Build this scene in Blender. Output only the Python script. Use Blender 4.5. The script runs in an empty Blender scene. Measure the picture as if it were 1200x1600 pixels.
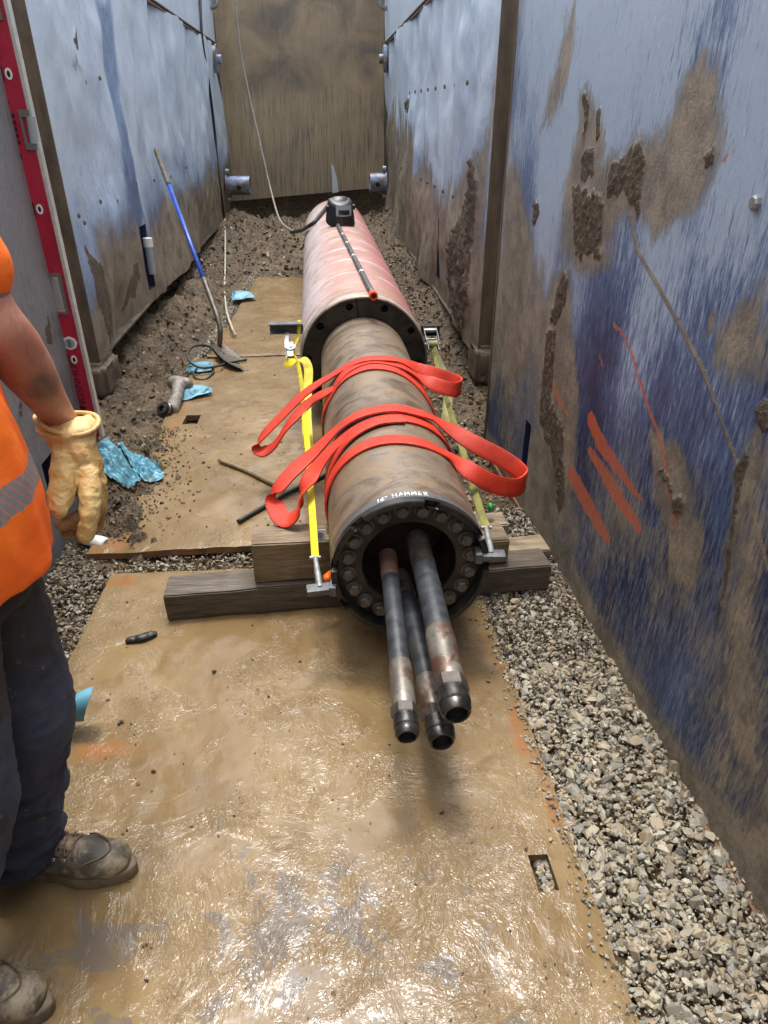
import bpy, bmesh, math, random
import numpy as np
from mathutils import Vector, Matrix, noise as mnoise
random.seed(7); RNG = np.random.default_rng(7)
SC = bpy.context.scene
COL = SC.collection

# ------------------------------------------------------------------ camera, sky, sun, exposure
F = 1080.0; PITCH = math.atan(622 / F); CAMH = 1.62
PSI = math.atan((600 - 497) / (F / math.cos(PITCH)))
cam = bpy.data.cameras.new('camera'); camo = bpy.data.objects.new('camera', cam); COL.objects.link(camo)
cam.sensor_fit = 'VERTICAL'; cam.sensor_height = 36.0; cam.lens = F / 1600 * 36.0
cam.clip_start = 0.05; cam.clip_end = 400
camo.location = (0, 0, CAMH); camo.rotation_euler = (math.radians(90) - PITCH, 0, -PSI)
SC.camera = camo

SUN_EL, SUN_AZ = math.radians(77), math.radians(-3)     # azimuth clockwise from +Y
w = bpy.data.worlds.new('World'); SC.world = w; w.use_nodes = True
wn = w.node_tree.nodes; wl = w.node_tree.links
sky = wn.new('ShaderNodeTexSky'); sky.sky_type = 'NISHITA'; sky.sun_disc = False
sky.sun_elevation = SUN_EL; sky.sun_rotation = SUN_AZ; sky.dust_density = 4.0; sky.air_density = 1.0
hs = wn.new('ShaderNodeHueSaturation'); hs.inputs['Saturation'].default_value = 0.14
wl.new(sky.outputs[0], hs.inputs['Color'])
bg = wn['Background']; bg.inputs['Strength'].default_value = 0.15
wl.new(hs.outputs[0], bg.inputs['Color'])
sl = bpy.data.lights.new('sun', 'SUN'); so = bpy.data.objects.new('sun', sl); COL.objects.link(so)
sl.energy = 0.9; sl.angle = math.radians(10); sl.color = (1.0, 0.97, 0.92)
so.rotation_euler = (math.radians(90) - SUN_EL, 0, math.pi - SUN_AZ)
so.location = (0, 0, 12)
SC.view_settings.view_transform = 'Standard'; SC.view_settings.look = 'None'
SC.view_settings.gamma = 1.0; SC.view_settings.use_curve_mapping = False
SC.view_settings.exposure = 1.55

# ------------------------------------------------------------------ survey: picture point -> place on a known surface
_fw = np.array([math.sin(PSI) * math.cos(PITCH), math.cos(PSI) * math.cos(PITCH), -math.sin(PITCH)])
_rt = np.array([math.cos(PSI), -math.sin(PSI), 0.0]); _up = np.cross(_rt, _fw)
_C = np.array([0, 0, CAMH])
def ray(x, y): return _fw + _rt * (x - 600) / F - _up * (y - 800) / F
def onz(x, y, z=0.0): d = ray(x, y); return _C + d * ((z - CAMH) / d[2])
def onx(x, y, X): d = ray(x, y); return _C + d * (X / d[0])
def ony(x, y, Y): d = ray(x, y); return _C + d * (Y / d[1])
def ond(x, y, D): return _C + ray(x, y) * D
BA0 = np.array([.230, 1.76, .386]); BA1 = np.array([.206, 3.874, .386]); BAX = (BA1 - BA0) / np.linalg.norm(BA1 - BA0)
def oncyl(x, y, R):
    d = ray(x, y); m = _C - BA0; dp = d - (d @ BAX) * BAX; mp = m - (m @ BAX) * BAX
    a = dp @ dp; b = 2 * dp @ mp; c = mp @ mp - R * R
    return _C + d * ((-b - math.sqrt(max(0, b * b - 4 * a * c))) / (2 * a))

# ------------------------------------------------------------------ numpy noise
def _hash(ix, iy, s):
    h = (ix.astype(np.int64) * 374761393 + iy.astype(np.int64) * 668265263 + s * 1274126177) & 0xffffffff
    h = ((h ^ (h >> 13)) * 1274126177) & 0xffffffff
    return ((h ^ (h >> 16)) & 0xffff) / 65535.0
def vnoise(x, y, s=0):
    ix = np.floor(x); iy = np.floor(y); fx = x - ix; fy = y - iy
    fx = fx * fx * fx * (fx * (fx * 6 - 15) + 10); fy = fy * fy * fy * (fy * (fy * 6 - 15) + 10)
    a = _hash(ix, iy, s); b = _hash(ix + 1, iy, s); c = _hash(ix, iy + 1, s); d = _hash(ix + 1, iy + 1, s)
    return (a * (1 - fx) + b * fx) * (1 - fy) + (c * (1 - fx) + d * fx) * fy - .5
def fbm(x, y, o=4, s=0, g=.5):
    t = np.zeros_like(x); a = 1.0
    for k in range(o):
        t += a * vnoise(x, y, s + k * 17); x = x * 2.03 + 3.1; y = y * 2.03 + 1.7; a *= g
    return t
def sstep(a, b, x):
    t = np.clip((x - a) / (b - a), 0, 1); return t * t * (3 - 2 * t)
def poly_sd(P, U, V):
    """signed distance (negative inside) of points U,V to polygon P"""
    d = np.full(U.shape, 1e9); ins = np.zeros(U.shape, bool); n = len(P)
    for i in range(n):
        ax, ay = P[i]; bx, by = P[(i + 1) % n]
        ex, ey = bx - ax, by - ay; L = ex * ex + ey * ey + 1e-12
        t = np.clip(((U - ax) * ex + (V - ay) * ey) / L, 0, 1)
        d = np.minimum(d, np.hypot(U - ax - t * ex, V - ay - t * ey))
        c = ((ay > V) != (by > V)) & (U < (bx - ax) * (V - ay) / (by - ay + 1e-12) + ax)
        ins ^= c
    return np.where(ins, -d, d)
def line_d(P, U, V, w):
    """distance to a polyline minus local half width"""
    d = np.full(U.shape, 1e9)
    for i in range(len(P) - 1):
        ax, ay = P[i]; bx, by = P[i + 1]; ex, ey = bx - ax, by - ay; L = ex * ex + ey * ey + 1e-12
        t = np.clip(((U - ax) * ex + (V - ay) * ey) / L, 0, 1)
        ww = w[i] + (w[i + 1] - w[i]) * t
        d = np.minimum(d, np.hypot(U - ax - t * ex, V - ay - t * ey) - ww)
    return d

# ------------------------------------------------------------------ object helpers
def tag(o, label=None, cat=None, group=None, kind=None):
    if label: o['label'] = label
    if cat: o['category'] = cat
    if group: o['group'] = group
    if kind: o['kind'] = kind
    return o
def thing(name, label, cat, loc=(0, 0, 0), group=None):
    o = bpy.data.objects.new(name, None); COL.objects.link(o); o.location = tuple(loc); o.empty_display_size = .1
    return tag(o, label, cat, group)
def wloc(o):
    v = np.zeros(3)
    while o is not None: v = v + np.array(o.location); o = o.parent
    return v
def obj(name, V, Fc, mat, parent=None, smooth=True, sharp=None):
    """V in world coordinates"""
    V = np.asarray(V, dtype=float).reshape(-1, 3)
    base = wloc(parent) if parent is not None else np.zeros(3)
    me = bpy.data.meshes.new(name)
    me.from_pydata((V - base).tolist(), [], [tuple(int(i) for i in f) for f in Fc]); me.update()
    if mat is not None: me.materials.append(mat)
    o = bpy.data.objects.new(name, me); COL.objects.link(o)
    if parent is not None: o.parent = parent
    if smooth:
        me.polygons.foreach_set('use_smooth', [True] * len(me.polygons))
        if sharp: me.set_sharp_from_angle(angle=math.radians(sharp))
    return o
def fix_normals(o):
    bm = bmesh.new(); bm.from_mesh(o.data); bmesh.ops.recalc_face_normals(bm, faces=bm.faces); bm.to_mesh(o.data); bm.free(); return o
def bevel(o, w, seg=2):
    bm = bmesh.new(); bm.from_mesh(o.data)
    bmesh.ops.recalc_face_normals(bm, faces=bm.faces)
    es = [e for e in bm.edges if len(e.link_faces) == 2 and e.calc_face_angle(0) > .5]
    bmesh.ops.bevel(bm, geom=es, offset=w, segments=seg, profile=.6, affect='EDGES', clamp_overlap=True)
    bm.to_mesh(o.data); bm.free()
    o.data.polygons.foreach_set('use_smooth', [True] * len(o.data.polygons)); o.data.set_sharp_from_angle(angle=math.radians(40)); return o
class G:
    """collects shapes into one mesh"""
    def __init__(s): s.V = []; s.F = []
    def add(s, V, Fc):
        n = len(s.V); s.V += [tuple(v) for v in V]; s.F += [tuple(i + n for i in f) for f in Fc]; return s
    def box(s, lo, hi, R=None, c=None):
        x0, y0, z0 = lo; x1, y1, z1 = hi
        V = np.array([(x0, y0, z0), (x1, y0, z0), (x1, y1, z0), (x0, y1, z0), (x0, y0, z1), (x1, y0, z1), (x1, y1, z1), (x0, y1, z1)])
        if R is not None: V = V @ np.array(R).T
        if c is not None: V = V + np.array(c)
        return s.add(V, [(0, 3, 2, 1), (4, 5, 6, 7), (0, 1, 5, 4), (1, 2, 6, 5), (2, 3, 7, 6), (3, 0, 4, 7)])
    def tube(s, P, r, n=12, cap=True, start=None):
        V, Fc = tube(P, r, n, cap, start); return s.add(V, Fc)
    def make(s, name, mat, parent=None, smooth=True, sharp=None): return obj(name, s.V, s.F, mat, parent, smooth, sharp)
def frame_axis(a):
    a = np.array(a, float); a /= np.linalg.norm(a)
    u = np.cross(a, (0, 0, 1) if abs(a[2]) < .9 else (1, 0, 0)); u /= np.linalg.norm(u)
    return a, u, np.cross(a, u)
def tube(P, r, n=12, cap=True, start=None):
    P = np.asarray(P, float); m = len(P); r = np.broadcast_to(np.asarray(r, float), (m,)) if np.ndim(r) < 2 else r
    T = np.gradient(P, axis=0); T /= np.linalg.norm(T, axis=1)[:, None] + 1e-12
    _, u, _v = frame_axis(T[0])
    if start is not None: u = np.array(start, float)
    V = []; Fc = []
    ang = np.linspace(0, 2 * math.pi, n, endpoint=False)
    for i in range(m):
        u = u - T[i] * (u @ T[i]); u /= np.linalg.norm(u); v = np.cross(T[i], u)
        for a in ang: V.append(P[i] + r[i] * (math.cos(a) * u + math.sin(a) * v))
    for i in range(m - 1):
        for j in range(n): Fc.append((i * n + j, i * n + (j + 1) % n, (i + 1) * n + (j + 1) % n, (i + 1) * n + j))
    if cap: Fc.append(tuple(range(n))[::-1]); Fc.append(tuple((m - 1) * n + j for j in range(n)))
    return V, Fc
def lathe(c, axis, prof, n=48, up=None, a0=0, a1=None):
    """prof: list of (t along axis, radius)"""
    a, u, v = frame_axis(axis)
    V = []; Fc = []
    for t, r in prof:
        for k in range(n):
            th = 2 * math.pi * k / n + a0
            V.append(np.array(c) + a * t + r * (math.cos(th) * u + math.sin(th) * v))
    for i in range(len(prof) - 1):
        for j in range(n): Fc.append((i * n + j, i * n + (j + 1) % n, (i + 1) * n + (j + 1) % n, (i + 1) * n + j))
    return V, Fc
def spline(P, n=8):
    P = np.asarray(P, float); Q = np.vstack([2 * P[0] - P[1], P, 2 * P[-1] - P[-2]]); out = []
    for i in range(1, len(Q) - 2):
        p0, p1, p2, p3 = Q[i - 1], Q[i], Q[i + 1], Q[i + 2]
        for t in np.linspace(0, 1, n, endpoint=False):
            out.append(.5 * (2 * p1 + (p2 - p0) * t + (2 * p0 - 5 * p1 + 4 * p2 - p3) * t * t + (3 * p1 - p0 - 3 * p2 + p3) * t ** 3))
    out.append(Q[-2]); return np.array(out)
def ribbon(g, C, W, half, th, n=6):
    """webbing: centres C, width directions W"""
    C = spline(C, n); W = spline(W, n); W /= np.linalg.norm(W, axis=1)[:, None]
    T = np.gradient(C, axis=0); T /= np.linalg.norm(T, axis=1)[:, None] + 1e-9
    W = W - T * np.sum(W * T, axis=1)[:, None]; W /= np.linalg.norm(W, axis=1)[:, None]
    N = np.cross(T, W); m = len(C); V = []; Fc = []
    prof = [(-1, -.35), (-.9, -.5), (-.5, -.5), (0, -.5), (.5, -.5), (.9, -.5), (1, -.35), (1, .35), (.9, .5), (.5, .5), (0, .5), (-.5, .5), (-.9, .5), (-1, .35)]
    k = len(prof)
    for i in range(m):
        for a, b in prof: V.append(C[i] + W[i] * half * a + N[i] * th * b)
    for i in range(m - 1):
        for j in range(k): Fc.append((i * k + j, i * k + (j + 1) % k, (i + 1) * k + (j + 1) % k, (i + 1) * k + j))
    Fc.append(tuple(range(k))[::-1]); Fc.append(tuple((m - 1) * k + j for j in range(k)))
    g.add(V, Fc); L = np.concatenate([[0], np.cumsum(np.linalg.norm(np.diff(C, axis=0), axis=1))])
    g.rib = np.array([((a + 1) / 2, L[i], 0) for i in range(m) for a, b in prof])
_sph = None
def sphere_tpl():
    global _sph
    if _sph is None:
        V = [(0, 0, 1)]; nu, nv = 14, 9
        for i in range(1, nv):
            for j in range(nu):
                t = math.pi * i / nv; p = 2 * math.pi * j / nu; V.append((math.sin(t) * math.cos(p), math.sin(t) * math.sin(p), math.cos(t)))
        V.append((0, 0, -1)); Fc = []
        for j in range(nu):
            Fc.append((0, 1 + j, 1 + (j + 1) % nu))
            for i in range(nv - 2): a = 1 + i * nu; Fc.append((a + j, a + nu + j, a + nu + (j + 1) % nu, a + (j + 1) % nu))
            a = 1 + (nv - 2) * nu; Fc.append((a + j, len(V) - 1, a + (j + 1) % nu))
        _sph = (np.array(V), Fc)
    return _sph
def chain(g, pts, n=7):
    """swept ellipsoids: pts = [(centre, r or (rx,ry,rz)), ...]"""
    sv, sf = sphere_tpl()
    Q = [(np.array(p, float), np.broadcast_to(np.array(r, float), (3,))) for p, r in pts]
    if len(Q) == 1: g.add(sv * Q[0][1] + Q[0][0], sf); return
    for (p, r), (q, s) in zip(Q[:-1], Q[1:]):
        for t in np.linspace(0, 1, n): g.add(sv * (r + (s - r) * t) + p + (q - p) * t, sf)
def remesh(g, name, vox, mat, parent=None, smooth=6, disp=None, factor=.5):
    me = bpy.data.meshes.new('tmp'); me.from_pydata([tuple(v) for v in g.V], [], g.F); me.update()
    o = bpy.data.objects.new('tmp', me); COL.objects.link(o)
    m = o.modifiers.new('r', 'REMESH'); m.mode = 'VOXEL'; m.voxel_size = vox
    if smooth: s = o.modifiers.new('s', 'SMOOTH'); s.iterations = smooth; s.factor = factor
    dg = bpy.context.evaluated_depsgraph_get(); dg.update()
    m2 = bpy.data.meshes.new_from_object(o.evaluated_get(dg))
    n = len(m2.vertices); V = np.empty(n * 3); m2.vertices.foreach_get('co', V); V = V.reshape(-1, 3)
    if disp is not None:
        N = np.empty(n * 3); m2.vertices.foreach_get('normal', N); N = N.reshape(-1, 3); V = disp(V, N)
    Fc = [tuple(p.vertices) for p in m2.polygons]
    bpy.data.objects.remove(o); bpy.data.meshes.remove(me); bpy.data.meshes.remove(m2)
    return obj(name, V, Fc, mat, parent)
def pnoise(V, s, seed=0.0):
    return np.array([mnoise.noise(Vector((v[0] * s + seed, v[1] * s - seed, v[2] * s + 2 * seed))) for v in V])
def copy_part(o, parent, loc=None):
    c = o.copy(); COL.objects.link(c); c.parent = parent
    if loc is not None: c.location = loc
    return c
def rotz(a): c, s = math.cos(a), math.sin(a); return np.array([(c, -s, 0), (s, c, 0), (0, 0, 1)])

# ------------------------------------------------------------------ materials
class M:
    def __init__(s, name, rough=.6, metal=0.0, base=None, spec=None):
        s.m = bpy.data.materials.new(name); s.m.use_nodes = True; s.nt = s.m.node_tree
        s.b = s.nt.nodes['Principled BSDF']; s.tc = s.nt.nodes.new('ShaderNodeTexCoord').outputs['Object']
        s.set('Roughness', rough); s.set('Metallic', metal)
        if base is not None: s.set('Base Color', base)
        if spec is not None: s.set('Specular IOR Level', spec)
    def put(s, sock, v):
        if hasattr(v, 'is_output'): s.nt.links.new(v, sock)
        elif isinstance(v, tuple) and len(v) == 3 and sock.type == 'RGBA': sock.default_value = (*v, 1)
        else: sock.default_value = v
    def set(s, k, v): s.put(s.b.inputs[k], v); return s
    def vec(s, sc=(1, 1, 1), rot=(0, 0, 0), src=None):
        n = s.nt.nodes.new('ShaderNodeMapping'); n.inputs['Scale'].default_value = sc; n.inputs['Rotation'].default_value = rot
        s.nt.links.new(src or s.tc, n.inputs['Vector']); return n.outputs[0]
    def noise(s, scale, detail=4, rough=.55, dist=0.0, v=None, col=False):
        n = s.nt.nodes.new('ShaderNodeTexNoise'); n.inputs['Scale'].default_value = scale; n.inputs['Detail'].default_value = detail
        n.inputs['Roughness'].default_value = rough; n.inputs['Distortion'].default_value = dist
        s.nt.links.new(v if v is not None else s.tc, n.inputs['Vector']); return n.outputs[1 if col else 0]
    def vor(s, scale, feature='F1', v=None, out=0, rnd=1.0):
        n = s.nt.nodes.new('ShaderNodeTexVoronoi'); n.feature = feature; n.inputs['Scale'].default_value = scale; n.inputs['Randomness'].default_value = rnd
        s.nt.links.new(v if v is not None else s.tc, n.inputs['Vector']); return n.outputs[out]
    def wave(s, scale, dist=0, v=None, det=2, dscale=1.0, dir='Y'):
        n = s.nt.nodes.new('ShaderNodeTexWave'); n.bands_direction = dir; n.inputs['Scale'].default_value = scale
        n.inputs['Distortion'].default_value = dist; n.inputs['Detail'].default_value = det; n.inputs['Detail Scale'].default_value = dscale
        s.nt.links.new(v if v is not None else s.tc, n.inputs['Vector']); return n.outputs[1]
    def ramp(s, f, stops):
        n = s.nt.nodes.new('ShaderNodeValToRGB'); e = n.color_ramp.elements
        while len(e) < len(stops): e.new(.5)
        for q, (p, c) in zip(e, stops):
            q.position = p; q.color = (c, c, c, 1) if not isinstance(c, tuple) else (*c, 1)
        s.put(n.inputs[0], f); return n.outputs[0]
    def mix(s, f, a, b, mode='MIX'):
        n = s.nt.nodes.new('ShaderNodeMix'); n.data_type = 'RGBA'; n.blend_type = mode
        s.put(n.inputs[0], f); s.put(n.inputs[6], a); s.put(n.inputs[7], b); return n.outputs[2]
    def math(s, op, a, b=0.0, clamp=False):
        n = s.nt.nodes.new('ShaderNodeMath'); n.operation = op; n.use_clamp = clamp
        s.put(n.inputs[0], a); s.put(n.inputs[1], b); return n.outputs[0]
    def step(s, f, a, b):
        n = s.nt.nodes.new('ShaderNodeMapRange'); n.interpolation_type = 'SMOOTHSTEP'
        s.put(n.inputs[0], f); n.inputs[1].default_value = a; n.inputs[2].default_value = b; return n.outputs[0]
    def attr(s, name):
        n = s.nt.nodes.new('ShaderNodeAttribute'); n.attribute_name = name; return n
    def sep(s, c):
        n = s.nt.nodes.new('ShaderNodeSeparateColor'); s.nt.links.new(c, n.inputs[0]); return n.outputs
    def sepv(s, v=None):
        n = s.nt.nodes.new('ShaderNodeSeparateXYZ'); s.nt.links.new(v or s.tc, n.inputs[0]); return n.outputs
    def bump(s, h, strength=.5, dist=.01, prev=None):
        n = s.nt.nodes.new('ShaderNodeBump'); n.inputs['Strength'].default_value = strength; n.inputs['Distance'].default_value = dist
        s.put(n.inputs['Height'], h)
        if prev is not None: s.nt.links.new(prev, n.inputs['Normal'])
        s.nt.links.new(n.outputs[0], s.b.inputs['Normal']); return n.outputs[0]

def mat_shield(name, deep, mid, pale, film, rough=(.30, .55)):
    m = M(name)
    a = m.attr('wear'); c = m.sep(a.outputs['Color']); mud, clod, mark, fade = c[0], c[1], c[2], a.outputs['Alpha']
    vs = m.vec((1, 18, 2.2), (.045, 0, 0)); s1 = m.noise(4.5, 7, .68, .35, vs)
    vs2 = m.vec((1, 80, 11), (.05, 0, 0)); s2 = m.noise(2.2, 5, .75, .1, vs2)
    s3 = m.noise(2.2, 5, .55, .4)
    t = m.math('ADD', m.math('MULTIPLY', s1, .75), m.math('MULTIPLY', s2, .55))
    t = m.math('ADD', t, m.math('MULTIPLY', s3, .35))
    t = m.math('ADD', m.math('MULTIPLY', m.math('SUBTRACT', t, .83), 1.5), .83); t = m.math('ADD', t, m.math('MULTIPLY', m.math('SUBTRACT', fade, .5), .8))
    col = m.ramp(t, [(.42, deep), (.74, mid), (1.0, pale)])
    flecks = m.step(m.noise(1.0, 4, .7, .1, m.vec((1, 120, 19), (.05, 0, 0))), .55, .66)
    col = m.mix(m.math('MULTIPLY', flecks, m.math('ADD', m.math('MULTIPLY', fade, .5), .02)), col, tuple(min(.8, v * 1.3 + .06) for v in pale))
    dfl = m.step(m.noise(1.0, 4, .7, .1, m.vec((1, 95, 14), (.05, 0, .3))), .57, .68)
    col = m.mix(m.math('MULTIPLY', dfl, .38), col, tuple(v * .45 for v in deep))
    rust = m.step(m.noise(7, 5, .7, .5), .66, .74)
    col = m.mix(m.math('MULTIPLY', rust, .35), col, (.13, .085, .05))
    # dried mud film, streaked
    mf = m.math('ADD', mud, m.math('MULTIPLY', m.math('SUBTRACT', m.math('ADD', m.math('ADD', s1, s2), m.math('MULTIPLY', m.noise(6, 5, .7), .6)), 1.3), .95))
    mf = m.step(mf, .33, .70)
    fcol = m.mix(m.step(m.math('ADD', m.math('MULTIPLY', m.noise(9, 5, .6), .6), m.math('MULTIPLY', m.noise(70, 4, .7, .3, m.vec((1, 1, .5))), .4)), .36, .64), tuple(v * 1.12 for v in film), tuple(v * .50 for v in film))
    col = m.mix(m.math('MULTIPLY', mf, .93), col, fcol)
    mk = m.step(m.math('ADD', mark, m.math('MULTIPLY', m.math('SUBTRACT', m.noise(1.0, 4, .7, .3, m.vec((1, 70, 22), (.5, 0, 0))), .5), 2.6)), .40, .78)
    col = m.mix(m.math('MULTIPLY', mk, .9), col, (.46, .10, .04))
    ck = m.step(m.math('ADD', clod, m.math('MULTIPLY', m.math('SUBTRACT', m.noise(34, 5, .7), .5), .9)), .38, .6)
    ccol = m.mix(m.noise(40, 4, .6), (.040, .027, .016), (.125, .09, .055))
    col = m.mix(ck, col, ccol)
    m.set('Base Color', col)
    r = m.math('ADD', m.math('MULTIPLY', s1, rough[1] - rough[0]), rough[0])
    r = m.math('ADD', r, m.math('MULTIPLY', m.math('MAXIMUM', mf, ck), .22)); m.set('Roughness', r)
    h = m.math('ADD', m.math('MULTIPLY', m.noise(55, 5, .65), m.math('ADD', m.math('MULTIPLY', ck, 1.0), .10)), m.math('MULTIPLY', s2, .10))
    h = m.math('ADD', h, m.math('MULTIPLY', mf, m.math('ADD', m.math('MULTIPLY', m.noise(85, 4, .7), .35), .06)))
    m.bump(h, .9, .012)
    return m.m
def mat_plain(name, c0, c1, scale=20, rough=.5, metal=0.0, bump=.15, bscale=60, stretch=(1, 1, 1), dirt=None, dirt_at=(.55, .68), rv=.15):
    m = M(name, rough, metal); v = m.vec(stretch)
    n = m.noise(scale, 5, .6, .2, v); col = m.mix(m.step(n, .35, .65), c0, c1)
    if dirt: col = m.mix(m.step(m.noise(scale * .45, 6, .7, .3), *dirt_at), col, dirt)
    m.set('Base Color', col); m.set('Roughness', m.math('ADD', m.math('MULTIPLY', m.noise(scale * 1.7, 4), rv * 2), rough - rv, True))
    if bump: m.bump(m.noise(bscale, 4, .6, 0, v), bump, .004)
    return m.m
def mat_flat(name, c, rough=.5, metal=0.0): return M(name, rough, metal, c).m

MT = {}
MT['shield_right'] = mat_shield('worn blue paint', (.012, .026, .076), (.078, .125, .245), (.32, .395, .51), (.25, .20, .14))
MT['shield_far'] = mat_shield('faded blue paint', (.085, .13, .26), (.235, .325, .49), (.47, .56, .67), (.245, .19, .12), (.26, .5))
MT['shield_grey'] = mat_shield('grey blue paint', (.055, .065, .085), (.105, .115, .135), (.20, .205, .215), (.16, .14, .11), (.35, .6))
def mat_endwall():
    m = M('mud streaked end plate', .6)
    s = m.noise(3.2, 7, .68, .25, m.vec((17, 1, .55))); b = m.noise(1.5, 4, .6, .6)
    z = m.sepv()[2]
    t = m.math('ADD', m.math('MULTIPLY', s, 1.0), m.math('MULTIPLY', b, .35))
    col = m.ramp(t, [(.52, (.14, .125, .105)), (.64, (.31, .245, .155)), (.82, (.44, .345, .215))])
    up = m.step(z, 1.25, 1.75)
    patch = m.ramp(m.noise(1.6, 5, .6, .8), [(.36, (.10, .092, .083)), (.50, (.22, .165, .11)), (.68, (.35, .265, .165))])
    col = m.mix(m.math('MULTIPLY', up, .8), col, patch)
    m.set('Base Color', col); m.bump(m.noise(20, 4, .6, 0, m.vec((3, 1, .4))), .3, .01); return m.m
MT['endwall'] = mat_endwall()
MT['frame'] = mat_plain('muddy steel edge', (.07, .052, .036), (.13, .098, .065), 9, .7, 0, .5, 40, (1, 1, .4), (.03, .04, .08), (.62, .72))
MT['dark_inside'] = mat_flat('dark blue inside', (.012, .02, .07), .6)

def mat_mudplate():
    m = M('wet mud on steel', .2)
    a = m.attr('film'); c = m.sep(a.outputs['Color']); thin, rusty, dry = c[0], c[1], c[2]
    n1 = m.noise(2.3, 6, .6, .6); n2 = m.noise(11, 5, .6, .8)
    col = m.mix(m.step(n1, .35, .66), (.158, .102, .046), (.230, .157, .077))
    col = m.mix(m.math('MULTIPLY', m.step(n2, .50, .72), .6), col, (.125, .075, .032))
    bare = m.step(m.math('ADD', m.noise(7.5, 6, .68, 1.0), m.math('MULTIPLY', thin, .22)), .665, .73)
    col = m.mix(m.math('MULTIPLY', bare, .62), col, (.105, .095, .088))
    blot = m.step(m.noise(26, 5, .7, .6), .67, .74)
    col = m.mix(m.math('MULTIPLY', blot, .5), col, (.085, .065, .042))
    rst = m.step(m.math('ADD', rusty, m.math('MULTIPLY', m.math('SUBTRACT', m.noise(6, 6, .75, .6), .5), 2.4)), .45, 1.25)
    col = m.mix(m.math('MULTIPLY', rst, .7), col, (.27, .105, .035))
    m.set('Base Color', col)
    r = m.math('ADD', .06, m.math('MULTIPLY', m.step(m.noise(5, 4, .6), .4, .75), .10))
    r = m.math('ADD', r, m.math('MULTIPLY', dry, .25)); m.set('Roughness', r)
    m.set('IOR', 1.45)
    # smeared ridges: warped anisotropic noise in two directions, with clear wet pools between
    wv = m.noise(3.0, 3, .5, 0, None, True)
    warp = m.nt.nodes.new('ShaderNodeVectorMath'); warp.operation = 'MULTIPLY_ADD'
    m.nt.links.new(wv, warp.inputs[0]); warp.inputs[1].default_value = (.28, .28, 0); m.nt.links.new(m.tc, warp.inputs[2])
    wp = warp.outputs[0]
    r1 = m.noise(24, 3, .5, .8, m.vec((1.2, .85, 1), (0, 0, .25), wp))
    r2 = m.noise(64, 3, .55, 1.6, m.vec((1, .75, 1), (0, 0, -.5), wp)); r3 = m.noise(170, 2, .5, .6)
    amp = m.math('ADD', m.math('MULTIPLY', m.step(m.noise(2.9, 5, .65, .9), .42, .60), .90), .12)
    amp = m.math('MULTIPLY', amp, m.math('SUBTRACT', 1.0, m.math('MULTIPLY', dry, .55)))
    worm = m.math('POWER', m.math('SUBTRACT', 1.0, m.math('ABSOLUTE', m.math('MULTIPLY', m.math('SUBTRACT', r2, .5), 3.0)), True), 2.0)
    h = m.math('ADD', m.math('MULTIPLY', m.math('MULTIPLY', r1, m.math('ADD', amp, .3)), .0012), m.math('MULTIPLY', m.math('MULTIPLY', worm, amp), .0013))
    h = m.math('ADD', h, m.math('MULTIPLY', m.math('MULTIPLY', r3, amp), .0006))
    h = m.math('ADD', h, m.math('MULTIPLY', m.noise(7, 3), .003))
    m.bump(h, 1.0, 1.0)
    return m.m
MT['mudplate'] = mat_mudplate()
MT['plate_edge'] = mat_plain('rusty plate edge', (.10, .06, .03), (.22, .10, .04), 14, .6, 0, .4)
def mat_ground():
    m = M('trench mud', .55)
    n1 = m.noise(3, 6, .65, .4); n2 = m.noise(28, 5, .65)
    col = m.ramp(n1, [(.3, (.034, .021, .010)), (.5, (.090, .058, .027)), (.7, (.165, .110, .056))])
    col = m.mix(m.math('MULTIPLY', m.step(n2, .45, .7), .5), col, (.20, .155, .10))
    m.set('Base Color', col); m.set('Roughness', m.ramp(m.noise(14, 4), [(.38, .18), (.66, .7)]))
    h = m.math('ADD', m.noise(34, 6, .7, .5), m.math('MULTIPLY', m.noise(11, 4, .6, .8), 1.2)); m.bump(h, 1.0, .03); return m.m
MT['ground'] = mat_ground()
def mat_stone(name, lo, hi, rough=.6):
    m = M(name, rough); a = m.attr('tone'); c = m.sep(a.outputs['Color'])
    col = m.mix(m.noise(45, 4, .6), a.outputs['Color'], (.5, .5, .5), 'MULTIPLY')
    n = m.nt.nodes.new('ShaderNodeMix'); n.data_type = 'RGBA'
    col = m.mix(.45, a.outputs['Color'], col); m.set('Base Color', col)
    m.bump(m.noise(130, 4, .65), .35, .004); return m.m
MT['stone'] = mat_stone('crushed stone', 0, 0)
MT['clod'] = mat_stone('mud clods', 0, 0, .5)

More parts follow.
